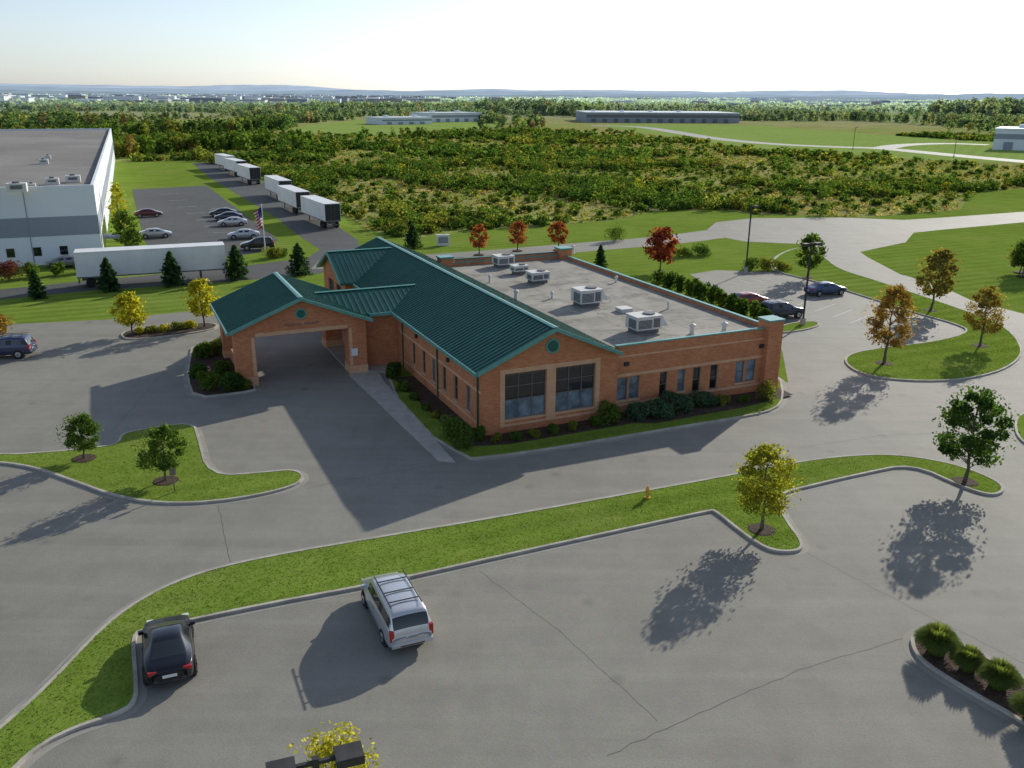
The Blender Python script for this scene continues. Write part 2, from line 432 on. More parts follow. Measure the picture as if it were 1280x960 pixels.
def make_pine(name, X, Y, z0, h, R, seed, pal='pine'):
    r = np.random.default_rng(seed)
    Q = [tube([(0, 0, 0), (0, 0, h * .97)], [h * .022 + .02, .01], 6)]
    PP = []; NN = []; CF = []
    nb = 70
    for i in range(nb):
        f = (i / nb) ** 0.85
        zc = h * (0.06 + 0.92 * f); L = R * (1 - f) ** 0.85 * r.uniform(.8, 1.12) + .05
        a = i * 2.399 + r.uniform(-.3, .3); up = 0.15 + .5 * f
        tip = np.array([L * math.cos(a), L * math.sin(a), zc + L * (up - .25)])
        st = np.array([0, 0, zc])
        Q.append(tube([st, tip], [.02, .006], 3))
        n = int(18 + 42 * (1 - f))
        u = r.uniform(.15, 1, n)[:, None]
        p = st + (tip - st) * u + r.normal(size=(n, 3)) * L * .11 * (1.2 - u * .5) + np.array([0, 0, -.04]) * L
        PP.append(p); NN.append(np.tile([math.cos(a) * .5, math.sin(a) * .5, .8], (n, 1)) + .2 * r.normal(size=(n, 3)))
        CF.append(np.clip(u[:, 0] * 1.4 + r.normal(0, .3, n), 0, 1.99))
    P = np.concatenate(PP); N = np.concatenate(NN); f = np.concatenate(CF)
    bark = np.concatenate(Q); Lq = leafquads(P, N, .05 * h + .02, .6, .35, rng=r)
    C = pick(pal, f) * r.uniform(.8, 1.2, (len(f), 1))
    return quads_obj(name, np.concatenate([bark, Lq]), np.concatenate([np.full((len(bark), 3), .1), C]),
                     np.concatenate([np.ones(len(bark)), np.zeros(len(Lq))]), [M_leaf, M_bark], (X, Y, z0))

def bush_pts(r, n, lumps=9, flat=0.75):
    cs = []
    for i in range(lumps):
        a = r.uniform(0, 6.283); q = r.uniform(0, .62) ; cs.append((q * math.cos(a), q * math.sin(a), r.uniform(.2, .62)))
    cs = np.array(cs); rc = r.uniform(.28, .5, lumps)
    k = r.integers(0, lumps, n); d = unit(r.normal(size=(n, 3)) + [0, 0, .35])
    p = cs[k] + d * (rc[k] * r.uniform(.75, 1.05, n))[:, None]
    p[:, 2] = np.abs(p[:, 2])
    tone = np.clip(.9 + r.normal(0, .3, lumps)[k] + r.normal(0, .3, n) , 0, 1.99)
    return p, d, tone

def make_shrub(name, X, Y, z0, R, h, pal, seed, n=900, leaf=0.09):
    r = np.random.default_rng(seed)
    p, d, f = bush_pts(r, n)
    p = p * np.array([R, R, h])
    L = leafquads(p, d, leaf, .6, rng=r)
    st = np.concatenate([tube([(0, 0, 0), (R * .4 * math.cos(a), R * .4 * math.sin(a), h * .55)], [.03, .01], 4) for a in r.uniform(0, 6.28, 5)])
    return quads_obj(name, np.concatenate([st, L]), np.concatenate([np.full((len(st), 3), .1), pick(pal, f) * r.uniform(.8, 1.2, (n, 1))]),
                     np.concatenate([np.ones(len(st)), np.zeros(n)]), [M_leaf, M_bark], (X, Y, z0))

def make_tuft(name, X, Y, z0, R, h, seed, n=900, pal='olive'):
    r = np.random.default_rng(seed)
    a = r.uniform(0, 6.283, n); b0 = r.uniform(0, .35, n) * R; sp = r.uniform(.1, 1, n) ** .7
    hh = h * r.uniform(.75, 1.0, n) * (1 - .30 * sp)
    out = []
    dirv = np.stack([np.cos(a), np.sin(a), 0 * a], 1); side = np.stack([-np.sin(a), np.cos(a), 0 * a], 1)
    def pt(u):
        rad = b0 + sp * (R - b0) * u ** 1.6; z = hh * (u * 1.35 - .5 * u ** 3 * (0.5 + sp))
        return dirv * rad[:, None] + np.stack([0 * z, 0 * z, z], 1)
    us = [0, .35, .7, 1.0]; ws = [.016, .018, .013, .004]
    for i in range(3):
        p0, p1 = pt(np.full(n, us[i])), pt(np.full(n, us[i + 1]))
        out.append(np.stack([p0 - side * ws[i], p0 + side * ws[i], p1 + side * ws[i + 1], p1 - side * ws[i + 1]], 1))
    Q = np.concatenate(out); f = np.tile(r.uniform(.2, 1.99, n), 3); C = pick(pal, f); C[2 * n:] = C[2 * n:] * .75 + np.array([.24, .24, .10]) * .25
    return quads_obj(name, Q, C, np.zeros(len(Q)), [M_leaf], (X, Y, z0))

# ------------------------------------------------------------------ ground sheets
def chaikin(pts, it=2, closed=True):
    for _ in range(it):
        o = []; n = len(pts)
        rng = range(n) if closed else range(n - 1)
        if not closed: o.append(pts[0])
        for i in rng:
            a, b = pts[i], pts[(i + 1) % n]
            o.append((a[0] * .75 + b[0] * .25, a[1] * .75 + b[1] * .25)); o.append((a[0] * .25 + b[0] * .75, a[1] * .25 + b[1] * .75))
        if not closed: o.append(pts[-1])
        pts = o
    return pts

def ccw(p):
    a = sum(p[i][0] * p[(i + 1) % len(p)][1] - p[(i + 1) % len(p)][0] * p[i][1] for i in range(len(p)))
    return p if a > 0 else p[::-1]

def fill(mb, pts, z, m=0):
    pts = ccw(pts)
    tri = tessellate_polygon([[Vector((x, y, 0)) for x, y in pts]])
    fs = []
    for a, b, c in tri:
        A, B, C_ = pts[a], pts[b], pts[c]
        cr = (B[0] - A[0]) * (C_[1] - A[1]) - (B[1] - A[1]) * (C_[0] - A[0])
        fs.append((a, b, c) if cr > 0 else (a, c, b))
    mb.add([(x, y, z) for x, y in pts], fs, m)

def sheet(name, pix, z, mat, smooth=0):
    pts = [G(*p) for p in pix]
    if smooth: pts = chaikin(pts, smooth)
    mb = MB(); fill(mb, pts, z); mb.build(name, [mat]); return pts

def offset(pts, d):
    n = len(pts); out = []
    for i in range(n):
        a, b, c = pts[i - 1], pts[i], pts[(i + 1) % n]
        e1 = Vector((b[0] - a[0], b[1] - a[1])); e2 = Vector((c[0] - b[0], c[1] - b[1]))
        if e1.length < 1e-6 or e2.length < 1e-6: out.append(b); continue
        e1.normalize(); e2.normalize()
        nrm = Vector((-e1.y - e2.y, e1.x + e2.x))
        if nrm.length < 1e-3: nrm = Vector((-e1.y, e1.x))
        nrm.normalize(); k = 1 / max(.5, nrm.dot(Vector((-e1.y, e1.x))))
        out.append((b[0] + nrm.x * d * k, b[1] + nrm.y * d * k))
    return out

def ribbon(mb, A, za, B, zb, m):
    n = len(A)
    mb.add([(x, y, za) for x, y in A] + [(x, y, zb) for x, y in B], [(i, (i + 1) % n, n + (i + 1) % n, n + i) for i in range(n)], m)

ISL = {}
def island(name, pix, smooth=2, inner=None, world=False, h=0.14, key=None):
    pts = ccw([p if world else G(*p) for p in pix])
    if smooth: pts = chaikin(pts, smooth)
    mb = MB()
    g = offset(pts, -0.30); i1 = offset(pts, 0.15)
    ribbon(mb, g, 0.024, pts, 0.028, 2)
    ribbon(mb, pts, 0.0, pts, h, 1)
    ribbon(mb, pts, h, i1, h, 1)
    ribbon(mb, i1, h, i1, h - .02, 1)
    fill(mb, i1, h - .02, 0)
    mb.build(name, [inner or M_grass, M_kerb, M_gutter])
    if key: ISL[key] = i1
    return pts

# base terrain
mb = MB(); R0 = 24000
mb.add([(R0 * math.cos(i * math.pi / 24), R0 * math.sin(i * math.pi / 24), 0) for i in range(48)], [tuple(range(48))])
mb.build("ground_terrain", [M_field])

LAWN = sheet("lawn", [(-500, 1300), (-500, 200), (145, 203), (250, 201), (335, 222), (400, 247), (455, 285), (505, 298), (600, 288), (760, 276), (820, 264), (900, 262), (950, 268), (1080, 272), (1200, 262), (1215, 240), (1290, 235), (1500, 240), (1900, 1300)], 0.01, M_grass)
FL = []
FL.append(sheet("far_lawn_a", [(345, 165), (380, 157), (440, 150), (520, 147), (600, 152), (640, 158), (560, 165), (450, 171)], 0.012, M_grassfar, 2))
FL.append(sheet("far_lawn_b", [(740, 156), (800, 155), (930, 156), (1030, 163), (1180, 174), (1290, 180), (1420, 188), (1420, 209), (1290, 204), (1150, 200), (1050, 193), (930, 184), (850, 173)], 0.012, M_grassfar, 1))
FL.append(sheet("far_lawn_c", [(190, 152), (330, 147), (345, 150), (260, 156)], 0.012, M_grassfar, 1))
FL.append(sheet("far_lawn_d", [(930, 143), (1060, 141), (1200, 143), (1080, 146)], 0.012, M_grassfar, 1))

def road(name, pix, width, z, mat):
    c = chaikin([G(*p) for p in pix], 2, False); L = []; Rr = []
    for i in range(len(c)):
        a = c[max(i - 1, 0)]; b = c[min(i + 1, len(c) - 1)]
        d = Vector((b[0] - a[0], b[1] - a[1])); d.normalize()
        L.append((c[i][0] - d.y * width / 2, c[i][1] + d.x * width / 2)); Rr.append((c[i][0] + d.y * width / 2, c[i][1] - d.x * width / 2))
    mb = MB(); n = len(c)
    mb.add([(x, y, z) for x, y in L] + [(x, y, z) for x, y in Rr], [(i, n + i, n + i + 1, i + 1) for i in range(n - 1)])
    mb.build(name, [mat]); return c
road("far_road", [(740, 157), (800, 158), (850, 166), (890, 173), (960, 180), (1050, 184), (1100, 185), (1180, 193), (1290, 203), (1420, 213)], 11, .018, M_road)
road("far_road", [(1100, 186), (1125, 181), (1180, 179), (1235, 181)], 10, .022, M_road)
road("rear_road", [(905, 291), (830, 301), (750, 307), (600, 320), (440, 330), (395, 330)], 7, .018, M_asph)

SITE = sheet("asphalt_drive_and_parking", [(-700, 1400), (-700, 432), (0, 406), (130, 400), (262, 387), (330, 383), (420, 388), (560, 430), (700, 450), (900, 470), (985, 478), (978, 440), (960, 402), (862, 343), (895, 338), (965, 340), (1035, 346), (1040, 334), (1030, 318), (1000, 305), (930, 302), (890, 294), (884, 287), (895, 278), (940, 273), (1050, 272), (1130, 275), (1180, 272), (1290, 264), (1600, 250), (1600, 266), (1290, 277), (1180, 287), (1142, 291), (1132, 303), (1075, 315), (1085, 322), (1125, 343), (1172, 356), (1215, 376), (1290, 395), (1600, 440), (2000, 560), (2000, 1400)], 0.02, M_asph)
sheet("truck_road", [(240, 204), (275, 203), (312, 218), (352, 241), (402, 270), (447, 300), (452, 318), (425, 332), (400, 342), (280, 353), (110, 364), (-250, 398), (-250, 380), (0, 362), (110, 351), (280, 336), (385, 322), (400, 312), (378, 298), (345, 272), (300, 245), (262, 222)], 0.016, M_asph2)
sheet("rear_car_park", [(165, 237), (258, 232), (348, 300), (330, 314), (290, 322), (192, 318), (180, 300)], 0.024, M_asph2)

island("kerbed_grass_verge", [(-160, 1030), (-60, 960), (0, 912), (60, 857), (110, 803), (150, 767), (200, 737), (260, 714), (340, 696), (480, 672), (640, 645), (800, 616), (900, 598), (1000, 578), (1070, 570), (1130, 570), (1200, 583), (1250, 604), (1257, 616), (1240, 622), (1205, 612), (1140, 582), (1080, 594), (1020, 608), (968, 621), (985, 655), (1005, 680), (1001, 692), (965, 692), (935, 675), (893, 641), (888, 641), (800, 660), (640, 695), (530, 720), (460, 735), (340, 757), (240, 778), (185, 790), (168, 796), (173, 850), (173, 880), (150, 896), (90, 915), (45, 940), (10, 975), (-60, 1060)], 2, key='verge')
island("kerbed_grass_island", [(-160, 562), (0, 570), (60, 567), (130, 560), (148, 555), (150, 546), (165, 540), (243, 528), (250, 550), (262, 597), (330, 592), (368, 588), (383, 597), (370, 610), (300, 626), (220, 633), (150, 625), (90, 603), (40, 585), (-20, 578), (-160, 577)], 2, key='isl')
island("planted_island", [(148, 421), (160, 413), (255, 404), (276, 407), (262, 415), (165, 427)], 2, M_mulch)
island("planted_island", [(-60, 428), (15, 427), (42, 432), (36, 440), (-60, 456)], 2, M_mulch)
island("canopy_planting_bed", [(236, 452), (240, 432), (285, 424), (290, 455), (327, 487), (300, 493), (242, 499), (233, 475)], 1, M_mulch)
island("grass_peninsula", [(966, 340), (1010, 350), (1060, 365), (1110, 381), (1150, 394), (1195, 406), (1213, 416), (1170, 428), (1100, 436), (1062, 443), (1053, 453), (1072, 468), (1120, 477), (1190, 478), (1245, 468), (1274, 452), (1279, 436), (1262, 413), (1228, 397), (1185, 382), (1130, 363), (1090, 350), (1048, 337), (1030, 321), (1000, 308), (966, 322)], 2, key='pen')
island("lamp_island", [(968, 413), (985, 405), (1018, 402), (1027, 407), (1010, 413), (975, 418)], 2)
island("kerbed_grass_island", [(1266, 530), (1275, 517), (1330, 505), (1400, 520), (1400, 580), (1300, 565), (1272, 552)], 2)
island("mulch_island", [(1135, 800), (1148, 790), (1180, 795), (1290, 855), (1420, 930), (1420, 1010), (1290, 912), (1200, 862), (1145, 826)], 2, M_mulch)
# ------------------------------------------------------------------ office building
TH = math.radians(24.5)
AX, AY = -1.9, 52.6
ES = (math.cos(TH), math.sin(TH)); ET = (-math.sin(TH), math.cos(TH))
def L2W(s, t): return (AX + s * ES[0] + t * ET[0], AY + s * ES[1] + t * ET[1])
def W2L(x, y):
    dx, dy = x - AX, y - AY
    return (dx * ES[0] + dy * ES[1], dx * ET[0] + dy * ET[1])
island("building_lawn_bed", [(478, 480), (567, 578), (650, 569), (760, 551), (860, 534), (940, 521), (970, 513), (981, 499), (975, 470), (900, 440), (700, 420), (560, 420), (500, 440)], 1, key='bed')
# mulch bed hugging the walls
MULCH = [L2W(*q) for q in [(-1.6, 14), (-1.5, -1.2), (1, -1.9), (10.2, -1.8), (11.5, -2.4), (19, -2.2), (24.2, -1.4), (24.6, 3), (5, 3), (5, 14)]]
mb = MB(); fill(mb, MULCH, .128); mb.build("mulch_bed", [M_mulch])
mb = MB()
sp = [G(*q) for q in [(436, 469), (472, 463), (480, 478), (569, 579), (548, 577)]]
sp = ccw(sp); mb.prism(sp, 0, .10); mb.build("concrete_walkway", [M_conc])
mb = MB(); mb.prism(ccw([L2W(*q) for q in [(-4.3, 17), (0.1, 15.0), (0.1, 27), (-4.3, 27)]]), 0, .11); mb.build("entrance_pavement", [M_conc])

BLD = empty("brick_office_building", (AX, AY, 0), TH)
ZG = 0.0
walls = MB(); wins = MB(); roof = MB()
def wallgrid(P, a0, a1, z0, z1, ops, m=0, depth=.18):
    xs = sorted({a0, a1, *[o[0] for o in ops], *[o[1] for o in ops]}); zs = sorted({z0, z1, *[o[2] for o in ops], *[o[3] for o in ops]})
    for i in range(len(xs) - 1):
        for j in range(len(zs) - 1):
            cx, cz = (xs[i] + xs[i + 1]) / 2, (zs[j] + zs[j + 1]) / 2
            if any(o[0] < cx < o[1] and o[2] < cz < o[3] for o in ops): continue
            walls.quad(P(xs[i], 0, zs[j]), P(xs[i + 1], 0, zs[j]), P(xs[i + 1], 0, zs[j + 1]), P(xs[i], 0, zs[j + 1]), m)
    for o in ops:
        b0, b1, c0, c1 = o[:4]; st = o[4] if len(o) > 4 else 'n'
        for q in (((b0, c0), (b0, c1)), ((b1, c0), (b1, c1)), ((b0, c0), (b1, c0)), ((b0, c1), (b1, c1))):
            (u0, v0), (u1, v1) = q
            walls.quad(P(u0, 0, v0), P(u1, 0, v1), P(u1, depth, v1), P(u0, depth, v0), 1)
        if st == 'open': continue
        def pb(x0, x1, d0, d1, y0, y1, m): wins.box(x0, x1, d0, d1, y0, y1, m, T=lambda x, y, z: P(x, y, z))
        if st == 'big':
            zm = c0 + (c1 - c0) * .42
            wins.quad(P(b0, depth, zm), P(b1, depth, zm), P(b1, depth, c1), P(b0, depth, c1), 0)
            wins.quad(P(b0, depth, c0), P(b1, depth, c0), P(b1, depth, zm), P(b0, depth, zm), 1)
            for k in range(4):
                x = b0 + (b1 - b0) * k / 3; x = min(max(x, b0 + .035), b1 - .035)
                pb(x - .025, x + .025, depth - .06, depth - .002, c0, c1, 2)
            for z in (c0 + .03, zm, zm + (c1 - zm) * .5, c1 - .03): pb(b0, b1, depth - .05, depth - .004, z - .025, z + .025, 2)
        else:
            mt = 1 if st == 'l' else 0
            zs_ = c0 + (c1 - c0) * .5
            wins.quad(P(b0, depth, c0), P(b1, depth, c0), P(b1, depth, zs_), P(b0, depth, zs_), mt)
            wins.quad(P(b0, depth, zs_), P(b1, depth, zs_), P(b1, depth, c1), P(b0, depth, c1), mt)
            for x in (b0 + .03, b1 - .03): pb(x - .03, x + .03, depth - .06, depth - .002, c0, c1, 2)
            for z in (c0 + .03, (c0 + c1) / 2, c1 - .03): pb(b0, b1, depth - .05, depth - .004, z - .025, z + .025, 2)
            if st == 'door': pb((b0 + b1) / 2 - .03, (b0 + b1) / 2 + .03, depth - .06, depth - .002, c0, c1, 2)
        pb(b0 - .06, b1 + .06, -.05, .1, c0 - .12, c0 - .002, 3)      # sill
def PF(y): return lambda a, d, z: (a, y + d, z)       # faces -t
def PL(x): return lambda a, d, z: (x + d, a, z)       # faces -s
def PB(y): return lambda a, d, z: (a, y - d, z)       # faces +t
def PR(x): return lambda a, d, z: (x - d, a, z)       # faces +s
K = .435; ZR = 6.9; MIDS = 4.95
def zmain(s): return ZR - K * abs(s - MIDS)
EW = 4.70
# main wing walls
wallgrid(PF(0), 0, 9.9, ZG, EW, [(1.6, 4.55, 1.0, 4.1, 'big'), (5.25, 8.2, 1.0, 4.1, 'big')])
walls.add([(0, 0, EW), (9.9, 0, EW), (MIDS, 0, ZR - .08)], [(0, 1, 2)], 0)
wallgrid(PL(0), 0, 39.5, ZG, EW, [(t_ - .42, t_ + .42, 1.1, 2.85, 'n' if i % 3 else 'l') for i, t_ in enumerate([2.4, 4.7, 7.0, 9.2, 11.4, 13.8, 26.3])])
walls.quad((0, 39.5, 0), (9.9, 39.5, 0), (9.9, 39.5, EW), (0, 39.5, EW)); walls.add([(0, 39.5, EW), (9.9, 39.5, EW), (MIDS, 39.5, ZR - .08)], [(0, 1, 2)], 0)
walls.quad((9.9, 33.5, 0), (9.9, 39.5, 0), (9.9, 39.5, EW), (9.9, 33.5, EW))
# flat wing walls
PT = 4.92; YF = .35
wallgrid(PF(YF), 9.9, 23.3, ZG, PT, [(10.15, 11.0, 1.0, 2.65, 'l'), (11.1, 11.95, 1.0, 2.65, 'l'), (13.6, 14.25, .8, 2.65), (15.1, 15.75, 1.0, 2.65, 'l'), (16.4, 17.1, .8, 2.65), (17.9, 18.6, .8, 2.65), (20.15, 20.95, 1.0, 2.65, 'l'), (21.1, 22.0, 1.0, 2.65, 'l')])
walls.quad((9.9, 0, 0), (9.9, YF, 0), (9.9, YF, PT), (9.9, 0, PT))
wallgrid(PR(23.3), YF, 33.5, ZG, PT, [(t_, t_ + 1.6, 1.0, 2.6) for t_ in (4, 9, 14, 19, 24, 29)])
wallgrid(PB(33.5), 9.9, 23.3, ZG, PT, [(12, 13.2, .1, 2.3, 'door'), (17, 18.5, 1, 2.6)])
# parapet inner and coping
for (x0, x1, y0, y1) in ((9.95, 23.35, YF - .04, YF + .26), (23.06, 23.36, YF + .263, 33.2), (9.95, 23.36, 33.24, 33.54)):
    roof.box(x0, x1, y0, y1, PT - .02, PT + .07, 1)
    walls.box(x0 + .03, x1 - .06, y0 + .05, y1 - .04, 4.5, PT - .021, 0)
walls.box(9.3, 10.6, 33.0, 34.1, 0, 5.5, 0); roof.box(9.2, 10.7, 32.9, 34.2, 5.5, 5.65, 1)
walls.box(22.45, 23.75, -.15, 1.1, 0, 5.5, 0); roof.box(22.38, 23.82, -.22, 1.17, 5.5, 5.62, 1)
walls.box(22.5, 23.8, 32.7, 34.0, 0, 5.6, 0); roof.box(22.4, 23.9, 32.6, 34.1, 5.6, 5.75, 1)
walls.box(11, 22.5, 33.55, 33.8, 0, 5.2, 0); roof.box(10.8, 22.48, 33.5, 33.86, 5.2, 5.3, 0)
# tan brick bands
def band_f(x0, x1, y, z0, z1): walls.box(x0, x1, y - .03, y + .02, z0, z1, 1)
band_f(1.25, 8.55, 0, 4.12, 4.42); band_f(1.25, 1.58, 0, .7, 4.118); band_f(8.22, 8.55, 0, .7, 4.118); band_f(4.57, 5.23, 0, .7, 4.118); band_f(1.25, 8.55, 0, .55, .698)
band_f(9.92, 22.44, YF, 2.72, 2.92); band_f(9.92, 22.44, YF, 4.1, 4.22); band_f(9.92, 22.44, YF, .62, .80)
walls.box(-.03, .02, .1, 17.0, 2.92, 3.1, 1); walls.box(-.03, .02, .1, 17.0, .7, .85, 1)
# vestibule and rear cross wing
wallgrid(PF(18.0), -3.0, 0, ZG, 4.4, []); wallgrid(PL(-3.0), 18.0, 23.4, ZG, 4.4, [(19.4, 22.0, .12, 2.6, 'door')]); wallgrid(PB(23.4), -3, 0, ZG, 4.4, [])
wallgrid(PF(29.6), -1.2, 0, ZG, EW, []); wallgrid(PB(38.4), -1.2, 0, ZG, EW, []); wallgrid(PL(-1.2), 29.6, 38.4, ZG, EW, [(31.2, 33.4, 1.0, 3.9, 'big'), (34.2, 36.6, 1.0, 3.9, 'big')])
walls.add([(-1.2, 29.6, EW), (-1.2, 38.4, EW), (-1.2, 34.0, 6.55)], [(0, 1, 2)], 0)
# canopy (porte-cochere)
CX0, CX1, CY0, CY1 = -12.8, -2.9, 16.6, 26.2; CZ = 3.75; CE = 4.45
for (x0, x1) in ((CX0, CX0 + 1.45), (CX1 - 1.4, CX1)):
    for (y0, y1) in ((CY0, CY0 + 1.5), (CY1 - 1.5, CY1)):
        walls.box(x0, x1, y0, y1, 0, CZ, 0)
        walls.box(x0 - .04, x1 + .04, y0 - .04, y1 + .04, 0, .7, 1)
walls.box(CX0 + .5, CX0 + .9, CY0 + 1.5, CY1 - 1.5, 0, 1.0, 0)
KC = .40; CM_ = (CX0 + CX1) / 2; CZR = CE + KC * (CX1 - CX0) / 2 + .1
for yy in (CY0, CY1 - .4):
    walls.box(CX0, CX1, yy, yy + .4, CZ + .001, CE, 0)
    walls.add([(CX0, yy, CE), (CX1, yy, CE), (CM_, yy, CZR - .08), (CX0, yy + .4, CE), (CX1, yy + .4, CE), (CM_, yy + .4, CZR - .08)], [(0, 1, 2), (5, 4, 3)], 0)
walls.box(CX0, CX0 + .4, CY0 + .4, CY1 - .4, CZ + .001, CE, 0); walls.box(CX1 - .4, CX1, CY0 + .4, CY1 - .4, CZ + .001, CE, 0)
walls.box(CX0 + .4, CX1 - .4, CY0 + .4, CY1 - .4, CZ + .05, CZ + .1, 2)
walls.box(CX0 + 1.5, CX1 - 1.45, CY0 - .03, CY0 + .01, CZ + .02, CZ + .3, 1)
walls.box(CX0 + 1.18, CX0 + 1.42, CY0 - .03, CY0 + .01, .75, CZ - .02, 1); walls.box(CX1 - 1.37, CX1 - 1.13, CY0 - .03, CY0 + .01, .75, CZ - .02, 1)
W = walls.build("brick_walls", [M_brick, M_brick2, M_trunkd], BLD)
wins.build("windows", [M_glass, M_glassl, M_frame, M_brick2], BLD)

def slope(p0, p1, q0, q1, th=.16, m=0):
    """roof slab: p0-p1 ridge edge, q0-q1 eave edge"""
    v = [p0, p1, q1, q0]; b = [(x, y, z - th) for x, y, z in v]
    roof.add(v + b, [(0, 1, 2, 3), (7, 6, 5, 4), (0, 4, 5, 1), (1, 5, 6, 2), (2, 6, 7, 3), (3, 7, 4, 0)], m)
def ribs(p0, p1, q0, q1, n):
    for i in range(n + 1):
        f = i / n
        a = Vector(p0).lerp(Vector(p1), f); b = Vector(q0).lerp(Vector(q1), f)
        d = (Vector(p1) - Vector(p0)).normalized() * .022; u = Vector((0, 0, .065))
        roof.add([a - d, a + d, b + d, b - d, a - d + u, a + d + u, b + d + u, b - d + u], [(4, 5, 6, 7), (0, 3, 7, 4), (1, 5, 6, 2), (3, 2, 6, 7)], 0)
def capline(a, b, wdt=.14, m=1):  # ridge cap strip, its glint put into the pale colour
    a = Vector(a); b = Vector(b); d = (b - a).normalized(); s_ = d.cross(Vector((0, 0, 1))).normalized() * wdt
    up = Vector((0, 0, .09)); dn = Vector((0, 0, .03))
    roof.add([a - s_ + dn, a + s_ + dn, b + s_ + dn, b - s_ + dn, a + up, b + up], [(0, 3, 5, 4), (1, 4, 5, 2), (0, 4, 1), (3, 2, 5)], m)
y0, y1 = -.45, 39.9; sl_, sr_ = -.5, 9.93
slope((MIDS, y0, ZR), (MIDS, y1, ZR), (sl_, y0, zmain(sl_)), (sl_, y1, zmain(sl_)))
slope((MIDS, y0, ZR), (MIDS, y1, ZR), (sr_, y0, zmain(sr_)), (sr_, y1, zmain(sr_)))
ribs((MIDS, y0, ZR), (MIDS, y1, ZR), (sl_, y0, zmain(sl_)), (sl_, y1, zmain(sl_)), 88)
ribs((MIDS, y0, ZR), (MIDS, y1, ZR), (sr_, y0, zmain(sr_)), (sr_, y1, zmain(sr_)), 88)
capline((MIDS, y0, ZR), (MIDS, y1, ZR), .2)
# canopy roof
cy0, cy1 = CY0 - .45, CY1 + .45; cl, cr = CX0 - .45, CX1 + .45
zc = lambda s: CZR - KC * abs(s - CM_)
for e in (cl, cr):
    slope((CM_, cy0, CZR), (CM_, cy1, CZR), (e, cy0, zc(e)), (e, cy1, zc(e)))
    ribs((CM_, cy0, CZR), (CM_, cy1, CZR), (e, cy0, zc(e)), (e, cy1, zc(e)), 23)
capline((CM_, cy0, CZR), (CM_, cy1, CZR), .2)
# link roof
LT, LZ, LEz = 20.6, 5.85, 4.55
for ye in (17.3, 23.9):
    slope((-5.8, LT, LZ), (2.6, LT, LZ), (-5.8, ye, LEz), (2.6, ye, LEz)); ribs((-5.8, LT, LZ), (2.6, LT, LZ), (-5.8, ye, LEz), (2.6, ye, LEz), 18)
capline((-5.9, LT, LZ), (2.5, LT, LZ), .2)
# rear cross gable
for ye in (29.2, 38.8):
    slope((-1.7, 34.0, 6.75), (4.9, 34.0, 6.75), (-1.7, ye, 4.6), (4.9, ye, 4.6)); ribs((-1.7, 34.0, 6.75), (4.9, 34.0, 6.75), (-1.7, ye, 4.6), (4.9, ye, 4.6), 15)
capline((-1.7, 34.0, 6.75), (4.9, 34.0, 6.75), .2)
# rake / eave fascias in light trim
def fascia(a, b, t=.05, h=.2):
    a = Vector(a); b = Vector(b); d = (b - a).normalized(); s_ = Vector((d.y, -d.x, 0))
    if s_.length < .01: s_ = Vector((1, 0, 0))
    s_ = s_.normalized() * t
    up = Vector((0, 0, .05)); dn = Vector((0, 0, -h))
    roof.add([a + up - s_, a + up + s_, b + up + s_, b + up - s_, a + dn - s_, a + dn + s_, b + dn + s_, b + dn - s_],
             [(0, 1, 2, 3), (7, 6, 5, 4), (0, 4, 5, 1), (1, 5, 6, 2), (2, 6, 7, 3), (3, 7, 4, 0)], 1)
for e in (sl_, sr_): fascia((MIDS, y0 - .06, ZR), (e, y0 - .06, zmain(e))); fascia((MIDS, y1 + .06, ZR), (e, y1 + .06, zmain(e)))
fascia((sl_ - .07, y0, zmain(sl_) - .03), (sl_ - .07, y1, zmain(sl_) - .03))
for e in (cl, cr): fascia((CM_, cy0 - .06, CZR), (e, cy0 - .06, zc(e))); fascia((CM_, cy1 + .06, CZR), (e, cy1 + .06, zc(e)))
fascia((cl - .07, cy0, zc(cl) - .03), (cl - .07, cy1, zc(cl) - .03))
fascia((-2.4, 17.23, LEz - .02), (-.6, 17.23, LEz - .02))
for ye in (29.2, 38.8): fascia((-1.77, 34.0, 6.75), (-1.77, ye, 4.6))
roof.build("metal_roof", [M_teal, M_tealtrim], BLD)
mb = MB(); mb.quad((9.9, .5, 4.62), (23.2, .5, 4.62), (23.2, 33.4, 4.62), (9.9, 33.4, 4.62)); mb.build("flat_roof", [M_deck], BLD)
# round vents, lettering, wall lights, signs, downpipes
mb = MB()
mb.cyl((MIDS, -.07, 5.62), .5, .5, .1, 0, 24, 'y'); mb.cyl((MIDS, -.09, 5.62), .38, .38, .05, 1, 24, 'y')
mb.cyl((CM_, CY0 - .07, 5.25), .42, .42, .1, 0, 24, 'y'); mb.cyl((CM_, CY0 - .09, 5.25), .31, .31, .05, 1, 24, 'y')
for x in (10.6, 22.1): mb.box(x, x + .35, YF - .16, YF - .002, 3.5, 3.75, 2)
for t_ in (5.8, 12.6): mb.box(-.16, -.002, t_, t_ + .3, 3.5, 3.75, 2)
for t_ in (.5, 8.1, 16.2): mb.box(-.12, -.035, t_, t_ + .1, .15, 4.5, 1)
mb.box(CX1 - 1.25, CX1 - .75, CY0 - .06, CY0 - .032, 1.5, 2.1, 3)
mb.build("vents_and_fittings", [M_tealtrim, M_teal, M_dark, M_white], BLD)
tc = bpy.data.curves.new("lettering", 'FONT'); tc.body = "MEDICAL GROUP"; tc.size = .30; tc.align_x = 'CENTER'; tc.extrude = .015; tc.space_character = 1.15
tc.materials.append(M_frame); to = bpy.data.objects.new("lettering", tc); COL.objects.link(to); to.parent = BLD
to.location = (CM_, CY0 - .02, 4.35); to.rotation_euler = (math.pi / 2, 0, 0)

